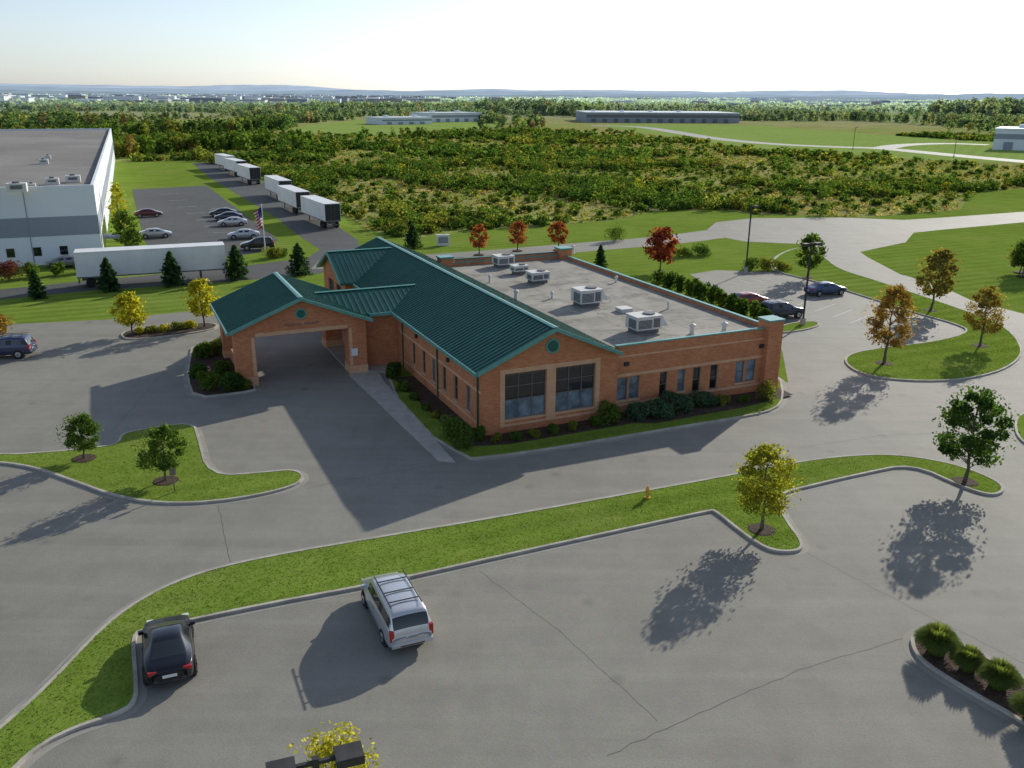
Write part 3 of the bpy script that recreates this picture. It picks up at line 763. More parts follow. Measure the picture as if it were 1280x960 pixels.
def hvac(px, py, sx, sy, sz, kind=0):
    x, y = G(px, py, 4.7); s_, t_ = W2L(x, y)
    mb = MB()
    mb.box(-sx / 2 + .15, sx / 2 - .15, -sy / 2 + .15, sy / 2 - .15, 0, .3, 2)
    mb.box(-sx / 2, sx / 2, -sy / 2, sy / 2, .3, sz, 0)
    mb.box(-sx / 2 - .03, sx / 2 + .03, -sy / 2 - .03, sy / 2 + .03, sz, sz + .05, 0)
    for i in range(7):
        z = .42 + (sz - .6) * i / 7
        mb.box(-sx / 2 - .03, -sx / 2 - .003, -sy / 2 + .15, sy * .2, z, z + (sz - .6) / 10, 1)
        mb.box(-sx / 2 + .12, sx * .1, -sy / 2 - .03, -sy / 2 - .003, z, z + (sz - .6) / 10, 1)
    mb.box(sx * .16, sx * .42, -sy / 2 - .02, -sy / 2 - .003, .45, sz - .15, 2)
    mb.cyl((sx * .2, 0, sz + .05), min(sx, sy) * .28, min(sx, sy) * .28, .1, 1, 16)
    if kind:  # rain hood on the outdoor-air side
        mb.add([(sx / 2, -sy / 2, .5), (sx / 2, sy / 2, .5), (sx / 2, sy / 2, sz), (sx / 2, -sy / 2, sz), (sx / 2 + .55, -sy / 2, .45), (sx / 2 + .55, sy / 2, .45)], [(3, 2, 5, 4), (0, 3, 4), (1, 5, 2)], 0)
    mb.build("rooftop_hvac_unit", [M_unit, M_grille, M_grille], BLD, (s_, t_, 4.625))
hvac(804, 413, 2.1, 1.6, 1.25, 1); hvac(733, 380, 2.0, 1.7, 1.35, 1); hvac(672, 352, 1.8, 1.4, 1.0); hvac(649, 341, 1.5, 1.1, .8); hvac(629, 332, 1.8, 1.6, 1.1)
def pipe(px, py, r, h):
    x, y = G(px, py, 4.7); s_, t_ = W2L(x, y); mb = MB()
    mb.cyl((0, 0, 0), r * 1.3, r, .12, 0); mb.cyl((0, 0, .12), r, r, h, 0); mb.cyl((0, 0, .12 + h), r * 1.5, r * 1.5, .12, 0); mb.cyl((0, 0, .24 + h), r * 1.5, .03, .1, 0)
    mb.build("roof_vent_pipe", [M_unit], BLD, (s_, t_, 4.625))
for q in ((865, 416, .17, .45), (905, 413, .17, .4), (645, 373, .15, .5), (716, 316, .16, .6), (612, 352, .1, .4), (770, 352, .1, .3), (835, 385, .08, .3), (690, 372, .1, .3)): pipe(*q)
mb = MB(); x, y = G(780, 388, 4.7); s_, t_ = W2L(x, y); mb.box(-.5, .5, -.5, .5, 0, .25, 0); mb.box(-.54, .54, -.54, .54, .25, .31, 0); mb.build("roof_hatch", [M_unit], BLD, (s_, t_, 4.625))

# ------------------------------------------------------------------ vehicles
STN = {
 'sedan': (.95, [(-2.35, .36, .72, .70, .77, .52, 't'), (-2.27, .26, .90, .84, .96, .62, 't'), (-1.75, .22, .95, .89, 1.01, .68, 'r'), (-1.05, .2, .94, .90, 1.36, .58, 'p'), (-.93, .2, .94, .90, 1.38, .58, 'g'), (-.08, .2, .93, .90, 1.42, .58, 'p'), (.04, .2, .93, .90, 1.42, .58, 'g'), (.62, .2, .92, .90, 1.35, .56, 'w'), (1.3, .2, .91, .90, .97, .72, 'h'), (2.05, .22, .80, .86, .84, .64, 'h'), (2.32, .34, .64, .72, .68, .5, 'h')], (-1.42, 1.42), .32),
 'van': (.95, [(-2.52, .40, .72, .80, .78, .6, 't'), (-2.47, .28, 1.0, .90, 1.07, .76, 'r'), (-2.2, .24, 1.05, .94, 1.66, .72, 'p'), (-2.05, .24, 1.05, .95, 1.73, .72, 'g'), (-1.0, .22, 1.04, .96, 1.76, .73, 'p'), (-.9, .22, 1.04, .96, 1.76, .73, 'g'), (.22, .22, 1.03, .96, 1.75, .72, 'p'), (.32, .22, 1.03, .96, 1.74, .72, 'g'), (.95, .22, 1.02, .95, 1.66, .68, 'w'), (1.72, .24, 1.0, .93, 1.07, .74, 'h'), (2.28, .28, .86, .88, .92, .66, 'h'), (2.5, .38, .68, .74, .72, .52, 'h')], (-1.5, 1.5), .34),
 'coupe': (.93, [(-2.04, .38, .70, .62, .75, .46, 't'), (-1.94, .26, .87, .80, .93, .58, 't'), (-1.5, .22, .93, .90, .99, .66, 'r'), (-.55, .2, .92, .92, 1.30, .52, 'p'), (-.38, .2, .91, .91, 1.33, .53, 'g'), (.35, .2, .9, .91, 1.31, .54, 'w'), (1.02, .2, .89, .91, .94, .70, 'h'), (1.72, .22, .78, .87, .82, .62, 'h'), (2.0, .34, .62, .66, .66, .44, 'h')], (-1.22, 1.22), .33),
 'suv': (.94, [(-2.32, .42, .78, .78, .84, .6, 't'), (-2.27, .32, 1.05, .89, 1.1, .74, 'r'), (-2.02, .3, 1.08, .92, 1.66, .70, 'p'), (-1.88, .3, 1.08, .93, 1.72, .70, 'g'), (-.8, .3, 1.07, .93, 1.76, .71, 'p'), (-.68, .3, 1.07, .93, 1.76, .71, 'g'), (.3, .3, 1.06, .93, 1.72, .69, 'w'), (.95, .3, 1.05, .92, 1.12, .76, 'h'), (1.95, .32, .98, .89, 1.03, .72, 'h'), (2.25, .42, .80, .78, .84, .6, 'h')], (-1.38, 1.4), .37),
}
def car(name, kind, color, X, Y, heading, z=.02, metal=.3):
    W_, st, ax, wr_ = STN[kind]
    par = empty(name, (X, Y, z), math.radians(heading))
    mb = MB(); rings = []
    for (x, zb, zl, wb, zr, wr, fl) in st:
        tall = zr > zl + .2
        # extra loops just above the belt and below the roof rail keep glass edges crisp
        ex = [(wb * .955 + (wr - wb * .955) * .08, zl + (zr - zl) * .08), (wb * .955 + (wr - wb * .955) * .88, zl + (zr - .05 * tall - zl) * .88)]
        half = [(0, zb), (wb * .86, zb), (wb * .99, zb + .10), (wb, zb + .5 * (zl - zb)), (wb * .965, zl), *ex, (wr, zr - .05 * tall), (wr * .8, zr), (0, zr + .025)]
        ring = half + [(-a, b) for a, b in half[-2:0:-1]]
        rings.append([(x, a, b) for a, b in ring])
    nh = 10; n = 2 * (nh - 1); V = [p for r in rings for p in r]; F = []; M = []
    for i in range(len(st) - 1):
        fl = st[i][6]
        for j in range(n):
            seg = j if j < nh - 1 else n - 1 - j
            F.append((i * n + j, (i + 1) * n + j, (i + 1) * n + (j + 1) % n, i * n + (j + 1) % n))
            if seg in (0, 1): M.append(2)
            elif seg == 5 and (fl == 'g' or (fl == 'p' and kind in ('van', 'suv'))): M.append(1 if fl == 'g' else 2)
            elif seg in (7, 8) and fl in 'rw': M.append(1)
            else: M.append(0)
    F.append(tuple(range(n))[::-1]); M.append(0); F.append(tuple((len(st) - 1) * n + j for j in range(n))); M.append(0)
    mb.add(V, F, 0); mb.M = M
    body = mb.build("body", [paint(color, metal), M_cglass, M_dark], par, smooth=True)
    sm = body.modifiers.new("s", 'SUBSURF'); sm.levels = 2; sm.render_levels = 2
    wh = MB()
    Lr, Lf = st[0][0], st[-1][0]
    for x in ax:
        for sgn in (-1, 1):
            yo = sgn * (W_ - .015)
            wh.cyl((x, yo - sgn * .2 if sgn > 0 else yo, .34), wr_ + .075, wr_ + .075, .2, 2, 20, 'y')
            wh.cyl((x, (W_ + .0) if sgn > 0 else -W_ - .02, wr_), wr_, wr_ * .96, .02, 0, 20, 'y')
            wh.cyl((x, yo - sgn * .22 if sgn > 0 else yo, wr_), wr_, wr_, .22, 0, 20, 'y')
            wh.cyl((x, W_ + .018 if sgn > 0 else -W_ - .035, wr_), wr_ * .62, wr_ * .55, .016, 1, 10, 'y')
            wh.cyl((x, W_ + .03 if sgn > 0 else -W_ - .045, wr_), wr_ * .16, wr_ * .16, .016, 2, 8, 'y')
    wh.build("wheels", [M_tire, M_rim, M_dark], par)
    d = MB()
    zt = st[1][2]; wt = st[1][3]
    if kind in ('van', 'suv'):
        for sgn in (-1, 1):
            y_ = sgn * (wt - .10); d.box(Lr + .015, Lr + .18, y_ - .085, y_ + .085, zt - .35, zt + .12, 0)
        d.box(Lr + .0, Lr + .06, -.26, .26, .68, .83, 1)      # plate
        d.box(Lr - .05, Lr + .25, -wt * .93, wt * .93, .38, .56, 2)      # bumper
        d.box(Lr - .055, Lr + .03, -.5, .5, .40, .46, 3)
        zr = max(s_[4] for s_ in st); wr0 = st[5][5]
        for sgn in (-1, 1):
            d.box(-1.9, .7, sgn * wr0 * .86 - .025, sgn * wr0 * .86 + .025, zr + .03, zr + .07, 3)
        for xx in (-1.5, -.75, .15): d.box(xx - .035, xx + .035, -wr0 * .84, wr0 * .84, zr + .045, zr + .075, 3)
    else:
        for sgn in (-1, 1):
            y_ = sgn * (wt - .19); d.box(Lr + .035, Lr + .22, y_ - .17, y_ + .13, zt - .17, zt - .01, 0)
        d.box(Lr - .005, Lr + .06, -.26, .26, .55, .68, 1)
        d.box(Lr - .02, Lr + .1, -.55, .55, .34, .44, 3)
    for sgn in (-1, 1):
        y_ = sgn * (st[-2][3] - .2); d.box(Lf - .2, Lf - .03, y_ - .16, y_ + .1, st[-1][2] - .06, st[-1][2] + .08, 4)
        k = next(i for i, s_ in enumerate(st) if s_[6] == 'w'); xm = st[k][0] + .35
        d.box(xm - .07, xm + .07, sgn * (W_ + .02) - .1, sgn * (W_ + .02) + .1, st[k][2] + .0, st[k][2] + .14, 2)
        d.box(-.25, -.1, sgn * (W_ - .005) - .012, sgn * (W_ - .005) + .012, st[k][2] - .13, st[k][2] - .1, 3)
        d.box(-1.0, 1.0, sgn * (W_ + .0) - .014, sgn * (W_ + .0) + .014, .50, .54, 3)
    d.box(Lf - .05, Lf + .0, -.4, .4, .42, .56, 3)
    o = d.build("lights_and_trim", [M_red, M_white, paint(color, metal), M_dark, M_amber], par)
    bv = o.modifiers.new("b", 'BEVEL'); bv.width = .012; bv.segments = 2
    return par
car("parked_minivan", 'van', (0.60, 0.61, 0.62), -4.85, 32.0, 113.5, .024, .5)
car("parked_coupe", 'coupe', (0.006, 0.008, 0.014), -13.25, 29.2, 112.0, .024)
def carp(name, kind, color, px, py, heading, **k):
    X, Y = G(px, py); car(name, kind, color, X, Y, heading, **k)
carp("parked_suv", 'suv', (0.02, 0.035, 0.09), 6, 446, 190)
carp("parked_suv", 'suv', (0.03, 0.045, 0.07), 976, 397, 22)
carp("parked_sedan", 'sedan', (0.25, 0.02, 0.02), 934, 382, 22)
carp("parked_sedan", 'sedan', (0.05, 0.09, 0.20), 1031, 368, 18)
carp("parked_sedan", 'sedan', (0.10, 0.012, 0.015), 186, 271, 20)
carp("parked_sedan", 'sedan', (0.45, 0.46, 0.48), 195, 297, 20)
carp("parked_sedan", 'sedan', (0.02, 0.025, 0.03), 279, 270, 195)
carp("parked_sedan", 'sedan', (0.02, 0.03, 0.06), 286, 275, 195)
carp("parked_sedan", 'sedan', (0.5, 0.5, 0.52), 291, 282, 195)
carp("parked_sedan", 'sedan', (0.45, 0.47, 0.5), 305, 298, 195)
carp("parked_suv", 'suv', (0.012, 0.012, 0.014), 322, 312, 195)
carp("parked_sedan", 'sedan', (0.2, 0.2, 0.21), 83, 334, 200)

def trailer(px, py, heading, L=13.6, rear_dark=True, ctr=False):
    X, Y = G(px, py)
    par = empty("semi_trailer", (X, Y, .02), math.radians(heading))
    x0 = 0 if not ctr else -L / 2
    mb = MB()
    mb.box(x0, x0 + L, -1.3, 1.3, 1.25, 4.0, 0)
    n = int(L / .6)
    for i in range(n + 1):
        x = x0 + .03 + (L - .06) * i / n
        for sg in (-1, 1): mb.box(x - .02, x + .02, sg * 1.31 - .012, sg * 1.31 + .012, 1.3, 3.95, 0)
    mb.box(x0, x0 + L, -1.335, 1.335, 1.13, 1.27, 1); mb.box(x0, x0 + L, -1.335, 1.335, 3.93, 4.03, 0)
    mb.box(x0 - .04, x0 - .003, -1.25, 1.25, 1.3, 3.92, 2 if rear_dark else 0)
    for yy in (-.3, .3): mb.cyl((x0 - .07, yy, 1.4), .02, .02, 2.4, 1, 6)
    mb.box(x0 + .05, x0 + .15, -1.1, 1.1, .5, .62, 1)
    for yy in (-.9, .9): mb.box(x0 + .05, x0 + .15, yy - .05, yy + .05, .6, 1.13, 1)
    for yy in (-1.0, .95):
        for x in (x0 + 1.3, x0 + 2.6): mb.cyl((x, yy - .25 if yy < 0 else yy - .15, .5), .5, .5, .5, 3, 14, 'y')
    mb.box(x0 + .4, x0 + 3.4, -.5, .5, .7, 1.13, 1)
    for yy in (-.8, .8): mb.box(x0 + L - 3.0, x0 + L - 2.8, yy - .08, yy + .08, 0.02, 1.13, 1)
    mb.build("trailer_box", [M_white, M_grille, M_dark, M_tire], par)
for q in ((417, 286, 119), (380, 268, 118), (358, 251, 117), (320, 231, 119), (303, 221, 121), (290, 214, 121)):
    trailer(q[0], q[1], q[2], 13.6, True)
trailer(194, 352, 22, 16.0, False, True)

# ------------------------------------------------------------------ street furniture
def lamp(px, py, h, heads=2, X=None, Y=None, rot=.4, s=1.0):
    if X is None: X, Y = G(px, py)
    par = empty("street_lamp", (X, Y, 0), rot); mb = MB()
    mb.cyl((0, 0, 0), .28, .26, .75, 1, 14); mb.cyl((0, 0, .75), .2, .2, .04, 0, 8)
    mb.box(-.065, .065, -.065, .065, .79, h, 0)
    for sg in ((-1, 1) if heads == 2 else (1,)):
        mb.box(min(.06 * sg, .42 * sg), max(.06 * sg, .42 * sg), -.04, .04, h - .16, h - .08, 0)
        a, b = sorted((.40 * sg, .98 * sg)); mb.box(a, b, -.24, .24, h - .24, h - .03, 0)
        mb.box(a + .05, b - .05, -.19, .19, h - .255, h - .241, 2)
    mb.build("pole_and_heads", [M_dark, M_conc, M_amber], par)
lamp(1003, 407, 8.0); lamp(932, 341, 8.3, 1); lamp(1192, 197, 9, 1); lamp(1066, 187, 9, 1)
lamp(0, 0, 8.0, 2, -4.0, 14.8, rot=.35)
# flag
X, Y = G(332, 319); par = empty("flagpole", (X, Y, 0), 0); mb = MB()
fh = height_of((332, 319), 256); mb.cyl((0, 0, 0), .09, .04, fh, 0, 10); mb.cyl((0, 0, fh), .1, .02, .15, 0, 8); mb.build("pole", [M_white], par)
mb = MB(); nx = 13
for i in range(10):
    for j in range(nx):
        def fp(u, v):
            return (-.1 - 1.0 * u * (1 - .25 * v / nx) / 10, .22 * math.sin(u * 1.2 + v * .25), fh - .3 - v * .2 - u * .06)
        mm = 2 if (j < 7 and i < 4) else (0 if j % 2 == 0 else 1)
        mb.quad(fp(i, j), fp(i + 1, j), fp(i + 1, j + 1), fp(i, j + 1), mm)
mb.build("flag", [base_mat("flag_red", col=(.5, .03, .04))[0], M_white, base_mat("flag_blue", col=(.03, .04, .18))[0]], par)
# hydrant
X, Y = G(809, 625); mb = MB()
for z, r0, r1, h in ((0, .17, .17, .06), (.06, .11, .11, .42), (.48, .14, .14, .05), (.53, .12, .05, .13), (.66, .04, .04, .07)): mb.cyl((0, 0, z), r0, r1, h, 0, 14)
mb.cyl((-.2, 0, .38), .05, .05, .4, 0, 10, 'x'); mb.cyl((0, -.2, .34), .07, .07, .12, 0, 10, 'y')
mb.build("fire_hydrant", [M_hyd], None, (X, Y, .13), .5)
# small sign on island
X, Y = G(219, 617); mb = MB(); mb.box(-.03, .03, -.03, .03, 0, 1.4, 0); mb.box(-.16, .16, -.045, -.032, 1.0, 1.4, 0); mb.build("traffic_sign", [M_frame], None, (X, Y, .12), .3)
# monument sign behind building
X, Y = G(554, 307); mb = MB(); mb.box(-.9, .9, -.2, .2, 0, 1.5, 0); mb.box(-1.0, 1.0, -.25, .25, 1.5, 1.6, 0); mb.box(-.7, .7, -.23, -.203, .4, 1.3, 1); mb.build("monument_sign", [M_white, M_panelg], None, (X, Y, 0), .2)

# ------------------------------------------------------------------ other buildings
wt = math.radians(22.9); WX, WY = G(130, 327)
WH = empty("white_warehouse", (WX, WY, 0), wt)
mb = MB(); LW, DW, HW = 110, 195, 9.3
mb.box(-LW, 0, 0, DW, 0, 3.6, 0); mb.box(-LW, .02, -.02, DW, 3.6, 6.0, 1); mb.box(-LW, 0, 0, DW, 6.0, HW, 0)
# parapet ring & roof
mb.box(-LW, 0.03, -.03, .35, HW, HW + .5, 0); mb.box(-.35, 0.03, .353, DW, HW, HW + .5, 0); mb.box(-LW, 0.03, DW - .35, DW + .03, HW + .003, HW + .5, 0)
for i in range(1, 14): mb.box(-i * 8 - .05, -i * 8 + .05, -.05, -.022, 0, HW + .48, 1)
for i in range(1, 22): mb.box(.022, .05, i * 9 - .05, i * 9 + .05, 0, HW + .48, 1)
for i in range(14):
    x = -4 - i * 3.0
    mb.box(x - .9, x, -.06, -.024, 1.2, 2.3, 2)
for i in range(4): mb.box(.024, .07, 6 + i * 5, 9 + i * 5, .1, 3.2, 2)
mb.box(.3, 2.2, 2, 5, 2.6, 2.9, 1)
mb.build("panel_walls", [M_panelw, M_panelg, M_glass], WH)
mb = MB(); mb.quad((-LW + .3, .3, HW + .02), (-.3, .3, HW + .02), (-.3, DW - .3, HW + .02), (-LW + .3, DW - .3, HW + .02)); mb.build("roof_surface", [M_whroof], WH)
mb = MB()
for px, py, s_ in ((22, 240, 1.1), (66, 231, .8), (92, 228, .9), (40, 236, .5), (55, 205, .7), (60, 199, .5)):
    x, y = G(px, py, HW); dx, dy = x - WX, y - WY
    a = dx * math.cos(wt) + dy * math.sin(wt); b = -dx * math.sin(wt) + dy * math.cos(wt)
    mb.box(a - s_, a + s_, b - s_ * .7, b + s_ * .7, HW + .03, HW + .3 + s_ * .7, 0); mb.box(a - s_ * .6, a + s_ * .6, b - s_ * .75, b - s_ * .703, HW + .4, HW + .1 + s_ * .7, 1)
    mb.cyl((a, b, HW + .3 + s_ * .7), s_ * .4, s_ * .4, .2, 1, 10)
mb.build("roof_units", [M_unit, M_grille], WH)

def far_building(name, pl, pr, topy, depth, mats, bandz=None):
    a = G(*pl); b = G(*pr); h = height_of(pl, topy)
    ang = math.atan2(b[1] - a[1], b[0] - a[0]); L = math.hypot(b[0] - a[0], b[1] - a[1])
    par = empty(name, (a[0], a[1], 0), ang); mb = MB()
    mb.box(0, L, 0, depth, 0, h, 0); mb.box(-.3, L + .3, -.3, depth + .3, h, h + .6, 1); mb.box(0, L, -.15, -.01, h * .55, h * .8, 2)
    n = int(L / 9)
    for i in range(n): mb.box(4 + i * 9, 7.5 + i * 9, -.3, -.16, .2, h * .4, 2)
    for i in range(max(2, n // 3)): mb.box(8 + i * 24, 11 + i * 24, depth * .4, depth * .4 + 3, h + .6, h + 2, 1)
    mb.build("walls_and_roof", mats, par)
far_building("distant_warehouse", (733, 153), (924, 154), 141, 70, [M_panelg, M_panelw, M_grille])
far_building("distant_white_building", (478, 156), (540, 155), 148, 25, [M_panelw, M_panelw, M_panelg])
far_building("distant_white_building", (540, 153), (602, 152), 142, 30, [M_panelw, M_panelw, M_panelg])
far_building("distant_office", (1240, 187), (1330, 190), 162, 30, [M_panelw, M_panelw, M_panelg])

# ------------------------------------------------------------------ trees
TR = [(105, 573, 518, 50, 'green'), (207, 601, 532, 60, 'green'), (952, 662, 557, 80, 'yellowgreen'), (1206, 602, 487, 90, 'dkgreen'),
      (1105, 454, 357, 60, 'orange'), (1225, 432, 358, 47, 'orange2'), (1163, 388, 310, 52, 'olivegold'), (1009, 347, 292, 38, 'green'),
      (825, 339, 284, 44, 'red'), (599, 318, 280, 26, 'redorange'), (647, 313, 276, 26, 'redorange'), (698, 312, 276, 28, 'redorange'),
      (166, 418, 366, 44, 'yellow'), (256, 409, 348, 42, 'yellow'), (-4, 424, 392, 42, 'orange'), (152, 300, 228, 26, 'yellow'), (160, 318, 262, 34, 'green'), (168, 322, 285, 26, 'green'),
      (1278, 345, 300, 40, 'green'), (1275, 340, 305, 34, 'olivegold')]
NMS = {'green': 'green_maple_tree', 'dkgreen': 'green_maple_tree', 'yellowgreen': 'yellow_maple_tree', 'yellow': 'yellow_maple_tree', 'orange': 'orange_maple_tree', 'orange2': 'orange_maple_tree', 'olivegold': 'autumn_maple_tree', 'red': 'red_maple_tree', 'redorange': 'red_maple_tree'}
mb_m = MB()
for i, (bx, by, ty, wd, pal) in enumerate(TR):
    X, Y = G(bx, by, .12); h = height_of((bx, by), ty, .12); R = wd * mpp(bx, by) / 2
    near = by > 430
    make_tree(NMS[pal], X, Y, .12, h, R, pal, 100 + i, 5200 if near else 1800, R * (.05 if near else .09))
    mb_m.cyl((X, Y, .11), .75, .6, .05, 0, 16)
mb_m.build("mulch_rings", [M_mulch])
make_tree("yellow_maple_tree", -4.6, 18.4, .02, 5.5, 1.6, 'yellow', 77, 3600, .06)
for i, (bx, by, ty, wd) in enumerate([(47, 373, 337, 26), (137, 364, 322, 32), (216, 357, 314, 34), (296, 349, 306, 36), (374, 344, 304, 36), (516, 310, 280, 26), (750, 334, 306, 18)]):
    X, Y = G(bx, by); make_pine("pine_tree", X, Y, 0, height_of((bx, by), ty), wd * mpp(bx, by) / 2, 300 + i)

# building shrubs
k = 0
for (px, py, R, h, pal) in [(572, 560, 1.25, 2.3, 'green'), (600, 548, .7, .9, 'shrub'), (622, 552, .5, .6, 'olive'), (645, 549, .55, .6, 'shrub'), (668, 545, .45, .5, 'olive'), (692, 541, .55, .65, 'shrub'), (715, 537, .5, .6, 'olive'), (745, 532, .6, .8, 'shrub'),
                            (765, 528, 1.1, 1.5, 'shrub'), (795, 522, 1.3, 1.1, 'juniper'), (822, 520, 1.4, 1.2, 'juniper'), (850, 513, 1.6, 1.5, 'juniper'), (880, 507, 1.3, 1.1, 'juniper'), (905, 505, .7, .7, 'olive'), (928, 503, .6, .6, 'shrub'), (958, 500, .95, 1.5, 'olive'),
                            (490, 472, 1.0, 1.3, 'dkgreen'), (505, 488, .6, .8, 'shrub'), (518, 500, .5, .6, 'shrub'), (545, 522, .5, .6, 'olive'), (532, 512, .45, .5, 'shrub'),
                            (250, 447, 1.2, 1.3, 'shrub'), (272, 443, 1.3, 1.6, 'olive'), (247, 470, 1.1, 1.0, 'dkgreen'), (262, 487, 1.3, 1.5, 'shrub'), (287, 487, 1.2, 1.3, 'dkgreen'), (303, 484, 1.0, .9, 'olive'), (275, 467, 1.1, 1.1, 'shrub'),
                            (12, 350, 1.8, 2.4, 'maroon'), (40, 346, 1.4, 1.8, 'shrub'), (70, 343, 1.2, 1.6, 'shrub'), (100, 340, 1.3, 1.6, 'shrub'), (340, 322, 1.6, 1.5, 'olive'), (350, 320, 1.4, 1.2, 'shrub'),
                            (770, 300, 2.5, 2.6, 'shrub'), (875, 318, 2.4, 1.6, 'dkgreen'), (855, 320, 2.0, 1.2, 'shrub'), (960, 336, 1.5, 1.6, 'olive'), (940, 337, 1.5, 1.6, 'shrub'), (978, 337, 1.5, 1.2, 'olive')]:
    X, Y = G(px, py, .12); k += 1
    make_shrub("shrub", X, Y, .1, R, h, pal, 500 + k, 1300, .075 if R < 1 else .10)
for i in range(11):
    f = i / 10; px = 824 + (955 - 824) * f; py = 354 + (404 - 354) * f
    X, Y = G(px, py); make_shrub("hedge_shrub", X, Y, .0, 1.05 + .1 * random.random(), 1.9, 'dkgreen' if i % 3 else 'shrub', 700 + i, 900, .14)
for i, (px, py) in enumerate([(175, 418), (190, 416), (205, 415), (222, 413), (238, 411), (8, 434), (22, 434)]):
    X, Y = G(px, py); make_shrub("shrub", X, Y, .1, .7, .7, 'maroon' if i > 4 else ('olive' if i % 2 else 'yellow'), 740 + i, 500, .1)
for i, (px, py, R, h) in enumerate([(1170, 815, .95, 1.35), (1209, 836, .75, 1.05), (1247, 858, .85, 1.2), (1292, 900, .9, 1.25)]):
    X, Y = G(px, py, .12); make_tuft("ornamental_grass", X, Y, .12, R, h, 800 + i, 3600, 'shrub')

# ------------------------------------------------------------------ field thicket and distant woods
def pip(P, poly):
    x, y = P[:, 0], P[:, 1]; ins = np.zeros(len(P), bool); n = len(poly)
    for i in range(n):
        x0, y0_ = poly[i]; x1, y1_ = poly[(i + 1) % n]
        c = ((y0_ > y) != (y1_ > y)) & (x < (x1 - x0) * (y - y0_) / (y1_ - y0_ + 1e-12) + x0)
        ins ^= c
    return ins
# grass blades on the near lawns
GQ = []; GC = []
def blades(poly, dens, ex=(), size=.05, ymax=95, z=.12):
    a = np.array(poly); lo = a.min(0); hi = a.max(0); lo[0] = max(lo[0], -60); lo[1] = max(lo[1], 15); hi[1] = min(hi[1], ymax); hi[0] = min(hi[0], 60)
    n = int((hi[0] - lo[0]) * (hi[1] - lo[1]) * dens); P = RNG.uniform(lo, hi, (n, 2)); ok = pip(P, poly)
    for e in ex: ok &= ~pip(P, e)
    ok &= np.abs(P[:, 0]) < P[:, 1] * .66 + 3
    P = P[ok]; n = len(P)
    P3 = np.column_stack([P, np.full(n, z) + RNG.uniform(.0, .03, n)])
    Nn = RNG.normal(size=(n, 3)) * [1, 1, .6] + [0, 0, .7]
    f = 1 + RNG.normal(0, .4, n) + .45 * np.sin((P[:, 0] * .91 + P[:, 1] * .41) * 1.6) + .3 * np.sin(P[:, 0] * .5 + 2 * np.sin(P[:, 1] * .3))
    GQ.append(leafquads(P3, Nn, size, .3, .3)); GC.append(pick('lawn', np.clip(f, 0, 1.99)) * RNG.uniform(.85, 1.2, (n, 1)))
blades(ISL['verge'], 100); blades(ISL['isl'], 80); blades(ISL['bed'], 60, [MULCH], .055); blades(ISL['pen'], 35, (), .08)
quads_obj("grass_blades", np.concatenate(GQ), np.concatenate(GC), np.zeros(sum(len(q) for q in GQ)), [M_leaf])

def wh_poly(m): return [(WX + a * math.cos(wt) - b * math.sin(wt), WY + a * math.sin(wt) + b * math.cos(wt)) for a, b in ((-LW - m, -m), (m, -m), (m, DW + m), (-LW - m, DW + m))]
NOFL = [LAWN, wh_poly(5)]
EXC = NOFL + FL
for pl, pr, d in (((733, 153), (924, 154), 80), ((478, 156), (602, 154), 60), ((1240, 187), (1330, 190), 40)):
    a = np.array(G(*pl)); b = np.array(G(*pr)); u = (b - a) / np.linalg.norm(b - a); n_ = np.array([-u[1], u[0]])
    EXC.append([tuple(a - n_ * 25 - u * 5), tuple(b - n_ * 25 + u * 5), tuple(b + n_ * d + u * 5), tuple(a + n_ * d - u * 5)])
rc = [G(*p) for p in [(740, 155), (810, 155), (860, 164), (960, 176), (1100, 178), (1290, 196), (1420, 206), (1420, 220), (1290, 211), (1100, 193), (960, 188), (845, 174), (740, 160)]]
EXC.append(rc)
def scatter(n, r0, r1, half=.72, pw=1.0):
    rr = RNG.uniform(r0 ** pw, r1 ** pw, n) ** (1 / pw); th = RNG.uniform(-half, half, n)
    P = np.stack([rr * np.sin(th), rr * np.cos(th)], 1)
    ok = np.ones(n, bool)
    for e in EXC: ok &= ~pip(P, e)
    return P[ok]
def fbm(P, s, o=0.0): return np.array([mnoise.fractal(Vector((x * s + o, y * s, o)), 1.0, 2.0, 4) for x, y in P])
HAZE = np.array([.40, .50, .57])  # aerial haze mixed into leaf colours, stronger with distance
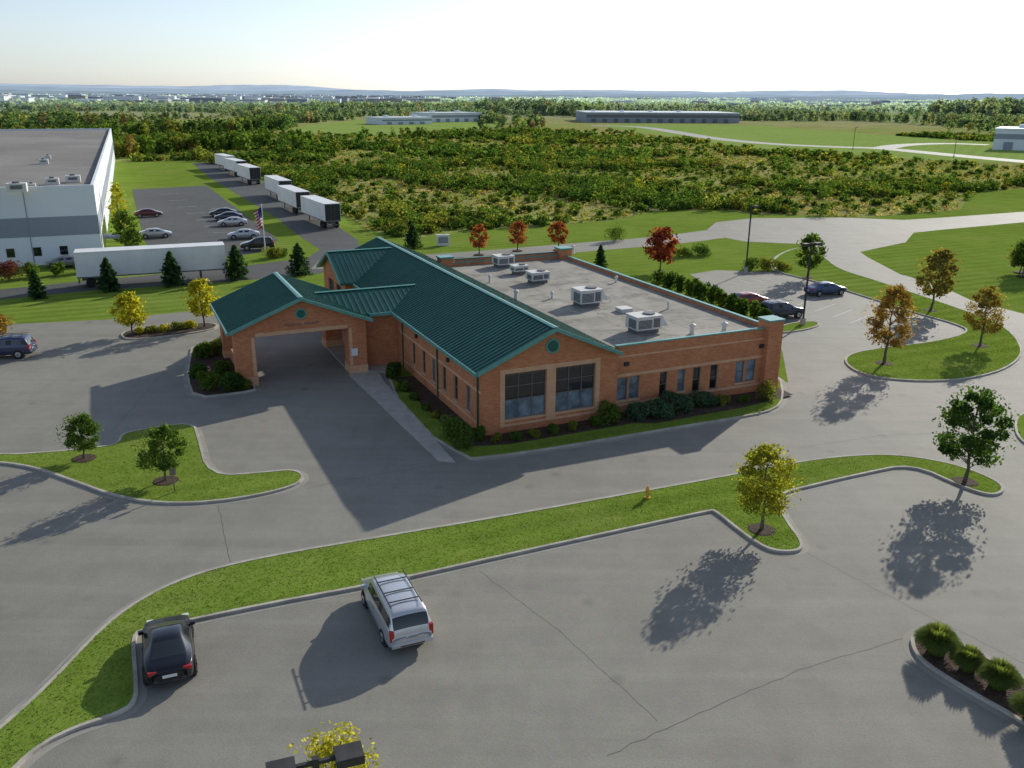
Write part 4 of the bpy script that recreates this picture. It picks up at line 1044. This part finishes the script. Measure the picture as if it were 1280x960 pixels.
def masses(P, sizes, hs, nq, leafs, pals, pw, haze=None):
    K_ = 8; tm = [bush_pts(RNG, nq, 8) for _ in range(K_)]
    Qs = []; Cs = []
    pi = RNG.choice(len(pals), len(P), p=np.array(pw) / sum(pw)); ki = RNG.integers(0, K_, len(P))
    for q in range(len(pals)):
        for k_ in range(K_):
            s_ = np.where((pi == q) & (ki == k_))[0]
            if len(s_) == 0: continue
            p, d, f = tm[k_]; a = RNG.uniform(0, 6.283, len(s_)); ca, sa = np.cos(a)[:, None], np.sin(a)[:, None]
            x = (p[None, :, 0] * ca - p[None, :, 1] * sa) * sizes[s_][:, None] + P[s_, 0][:, None]
            y = (p[None, :, 0] * sa + p[None, :, 1] * ca) * sizes[s_][:, None] + P[s_, 1][:, None]
            z = p[None, :, 2] * hs[s_][:, None]
            dx = d[None, :, 0] * ca - d[None, :, 1] * sa; dy = d[None, :, 0] * sa + d[None, :, 1] * ca
            PP = np.stack([x, y, z], 2).reshape(-1, 3); NN = np.stack([dx, dy, np.broadcast_to(d[None, :, 2] + .35, dx.shape)], 2).reshape(-1, 3)
            Qs.append(leafquads(PP, NN, np.repeat(leafs[s_], nq), .5, .7))
            C = pick(pals[q], np.tile(f, len(s_))) * np.repeat(RNG.uniform(.75, 1.25, len(s_)), nq)[:, None] * RNG.uniform(.85, 1.15, (len(PP), 1))
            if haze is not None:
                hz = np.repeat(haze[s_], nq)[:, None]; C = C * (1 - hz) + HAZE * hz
            Cs.append(C)
    return np.concatenate(Qs), np.concatenate(Cs)
QQ = []; CC = []
def put(P, *a, **k):
    if len(P) < 20: return
    q, c = masses(P, *a, **k); QQ.append(q); CC.append(c)
# thicket: dense green clumps alternating with open meadow patches
P = scatter(9000, 105, 290, pw=2); dens = fbm(P, .026) + .7 * fbm(P, .009, 4.0); P = P[dens > .17]; reg = fbm(P, .013, 9.0)
for Q_, pals, pw in ((P[reg > -.1], ['shrub', 'green', 'dkgreen', 'olive', 'yellowgreen'], [6, 6, 3, 1.8, .2]), (P[reg <= -.1], ['olive', 'shrub', 'green', 'rust'], [4, 5, 3, .4])):
    n = len(Q_); sz = RNG.uniform(.8, 2.6, n) * RNG.choice([1, 1, 1, 1.4], n); put(Q_, sz, sz * RNG.uniform(.75, 1.2, n), 180, np.full(n, .26), pals, pw)
P = scatter(2600, 105, 290, pw=2); n = len(P); sz = RNG.uniform(.6, 1.8, n); put(P, sz, sz * .9, 110, np.full(n, .24), ['shrub', 'green', 'olive'], [5, 5, 3])
P = scatter(14500, 290, 570, pw=2); dens = fbm(P, .017) + .7 * fbm(P, .007, 4.0); P = P[dens > .13]; reg = fbm(P, .009, 9.0)
for Q_, pals, pw in ((P[reg > -.1], ['shrub', 'green', 'dkgreen', 'olive'], [6, 6, 3, 1.8]), (P[reg <= -.1], ['olive', 'shrub', 'green', 'rust'], [4, 5, 3, .5])):
    n = len(Q_); sz = RNG.uniform(1.4, 3.8, n); put(Q_, sz, sz * RNG.uniform(.6, 1.05, n), 56, np.full(n, .6), pals, pw)
P = scatter(2600, 290, 570, pw=2); n = len(P); sz = RNG.uniform(1.0, 2.6, n); put(P, sz, sz * .8, 50, np.full(n, .5), ['shrub', 'green', 'olive'], [5, 5, 3])
# low weeds / goldenrod / straw
P = scatter(25000, 105, 480, pw=1.6); n = len(P); reg = fbm(P, .018, 2.0)
for Q_, pals, pw in ((P[reg > .02], ['straw', 'rust', 'olive', 'yellow'], [6, 1.5, 4, .4]), (P[reg <= .02], ['olive', 'shrub', 'yellowgreen', 'straw'], [6, 5, 1.0, 2])):
    n = len(Q_); put(Q_, RNG.uniform(.4, 1.3, n), RNG.uniform(.25, .7, n), 14, np.full(n, .22), pals, pw)
N1 = sum(len(q) for q in QQ)
quads_obj("shrub_thicket", np.concatenate(QQ), np.concatenate(CC), np.zeros(N1), [M_leaf])
QQ = []; CC = []
# tree belts seen behind and beside the field
def belt(pix, n, wd):
    c = [np.array(G(*p)) for p in pix]; out = []
    for i in range(n):
        k_ = random.randrange(len(c) - 1); f = random.random(); out.append(c[k_] * (1 - f) + c[k_ + 1] * f + np.array([random.gauss(0, wd * .4), random.gauss(0, wd)]))
    P = np.array(out); ok = np.ones(len(P), bool)
    for e in EXC: ok &= ~pip(P, e)
    return P[ok]
for pix, n, wd, h0, h1 in (([(150, 195), (240, 188), (340, 184), (420, 188)], 130, 14, 4, 8), ([(150, 172), (330, 162), (345, 160)], 150, 25, 6, 10), ([(600, 141), (670, 142), (735, 145)], 130, 30, 12, 18),
                           ([(940, 149), (1060, 150), (1180, 156), (1280, 162)], 150, 22, 6, 11), ([(1190, 149), (1290, 149)], 80, 30, 15, 22), ([(480, 173), (620, 170), (740, 176)], 60, 10, 3.5, 6), ([(360, 145), (470, 141), (600, 139)], 130, 40, 9, 14),
                           ([(0, 158), (150, 160)], 80, 30, 7, 11), ([(740, 139), (930, 140)], 90, 25, 9, 13), ([(980, 188), (1110, 194), (1230, 203)], 34, 4, 3, 5)):
    P = belt(pix, n, wd); n = len(P); sz = RNG.uniform(h0 * .45, h1 * .5, n)
    rr = np.linalg.norm(P, axis=1)
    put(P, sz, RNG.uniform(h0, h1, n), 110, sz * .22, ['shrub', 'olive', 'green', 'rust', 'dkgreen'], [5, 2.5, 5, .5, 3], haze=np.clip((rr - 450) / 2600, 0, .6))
P = scatter(6500, 560, 1300, pw=1.6); d = fbm(P, .006, 3.3); P = P[d > 0.06]; n = len(P); rr = np.linalg.norm(P, axis=1)
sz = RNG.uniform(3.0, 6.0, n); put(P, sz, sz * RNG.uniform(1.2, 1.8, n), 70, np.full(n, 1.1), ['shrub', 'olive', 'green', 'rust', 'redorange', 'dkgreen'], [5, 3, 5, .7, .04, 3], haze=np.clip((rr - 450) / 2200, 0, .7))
P = scatter(9500, 1200, 3000, pw=1.5); d = fbm(P, .0028, 8.3); P = P[d > .05]; n = len(P); rr = np.linalg.norm(P, axis=1)
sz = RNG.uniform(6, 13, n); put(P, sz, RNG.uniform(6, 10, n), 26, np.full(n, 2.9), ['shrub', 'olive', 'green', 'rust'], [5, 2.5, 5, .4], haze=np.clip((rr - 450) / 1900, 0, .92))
P = scatter(5200, 2900, 6000, pw=1.2); d = fbm(P, .001, 5.3); P = P[d > .02]; n = len(P); rr = np.linalg.norm(P, axis=1)
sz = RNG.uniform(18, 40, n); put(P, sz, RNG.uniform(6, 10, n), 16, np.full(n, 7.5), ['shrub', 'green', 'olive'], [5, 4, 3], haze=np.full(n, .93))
N1 = sum(len(q) for q in QQ)
quads_obj("distant_woods", np.concatenate(QQ), np.concatenate(CC), np.zeros(N1), [M_leaf])
# distant hills: long gentle ridges across the valley, haze painted into their colours
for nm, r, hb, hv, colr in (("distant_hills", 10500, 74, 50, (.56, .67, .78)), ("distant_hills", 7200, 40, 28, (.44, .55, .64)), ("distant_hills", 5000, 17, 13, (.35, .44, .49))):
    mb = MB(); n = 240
    mt = noisy("haze_tinted_hillside", colr, tuple(c * .78 for c in colr), .003, 1.0, 0.0, kind='World', fine=.01)
    prof = []
    for i in range(n + 1):
        a = -.85 + 1.7 * i / n
        h = hb + hv * mnoise.fractal(Vector((a * 5, r * .01, 0)), 1, 2, 5) + 2.5 * mnoise.noise(Vector((a * 90, r, 0))) - hb * .35 * a
        prof.append((a, max(3, h)))
    V = []
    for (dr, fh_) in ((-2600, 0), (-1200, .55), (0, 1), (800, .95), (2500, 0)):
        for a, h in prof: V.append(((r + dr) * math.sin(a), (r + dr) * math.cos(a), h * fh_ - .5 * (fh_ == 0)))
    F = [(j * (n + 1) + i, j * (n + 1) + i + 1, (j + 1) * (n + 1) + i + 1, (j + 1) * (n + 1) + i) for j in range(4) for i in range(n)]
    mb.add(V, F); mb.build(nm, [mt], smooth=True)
# distant town
mb = MB()
for i in range(620):
    th = random.uniform(-.62, .55) if i % 4 == 0 else random.uniform(-.62, -.10); r = random.uniform(1500, 4600)
    x, y = r * math.sin(th), r * math.cos(th); L, W2, h = random.uniform(6, 30), random.uniform(8, 20), random.uniform(6, 13)
    mb.box(x - L, x + L, y, y + W2, 0, h, random.choice([0, 0, 1, 2])); mb.box(x - L - .4, x + L + .4, y - .4, y + W2 + .4, h, h + 1.2, random.choice([0, 0, 1]))
mb.build("distant_town", [M_panelw, M_panelg, M_conc])

# ------------------------------------------------------------------ painted lines and sealed seams
def line(mb, p, q, wdt=.1, z=.027):
    a = Vector((*G(*p), z)); b = Vector((*G(*q), z)); d = (b - a).normalized(); s_ = Vector((-d.y, d.x, 0)) * wdt / 2
    mb.quad(a - s_, b - s_, b + s_, a + s_)
mb = MB()
for i in range(5): line(mb, (1000 + i * 22, 366 + i * 7), (975 + i * 22, 374 + i * 7.5))
for i in range(4): line(mb, (910 + i * 14, 352 - i * 2), (925 + i * 14, 357 - i * 2))
for i in range(7): line(mb, (200 + i * 11, 243 + i * 8), (222 + i * 12, 242 + i * 8), .14, .031)
for i in range(5): line(mb, (262 + i * 11, 262 + i * 10), (285 + i * 11, 259 + i * 10), .14, .031)
mb.build("parking_lines", [M_paintline])
mb = MB()
def seam(pix, wdt=.03, amp=.06):
    c = [Vector(G(*p)) for p in pix]; P = []
    for a, b in zip(c[:-1], c[1:]):
        n = max(2, int((b - a).length / .5))
        for i in range(n): P.append(a.lerp(b, i / n))
    P.append(c[-1])
    P = [Vector((p.x + amp * mnoise.noise(Vector((p.x * 1.3, p.y * 1.3, 3))) * 2, p.y + amp * mnoise.noise(Vector((p.x * 1.3, p.y * 1.3, 9))) * 2)) for p in P]
    for i in range(len(P) - 1):
        d = (P[i + 1] - P[i]).normalized(); s_ = Vector((-d.y, d.x)) * wdt * .5
        mb.quad((*(P[i] - s_), .0245), (*(P[i + 1] - s_), .0245), (*(P[i + 1] + s_), .0245), (*(P[i] + s_), .0245))
seam([(760, 945), (900, 880), (1000, 838), (1135, 797)], .026); seam([(262, 600), (275, 640), (288, 710)], .02); seam([(383, 611), (455, 596), (560, 580)], .02); seam([(1000, 560), (1100, 545), (1210, 540)], .02)
seam([(140, 540), (200, 470), (236, 455)], .02); seam([(600, 715), (700, 790), (820, 900)], .014); seam([(1005, 690), (1140, 760), (1280, 830)], .014)
mb.build("asphalt_seams", [M_tar])
print("faces", sum(len(o.data.polygons) for o in bpy.data.objects if o.type == 'MESH'))
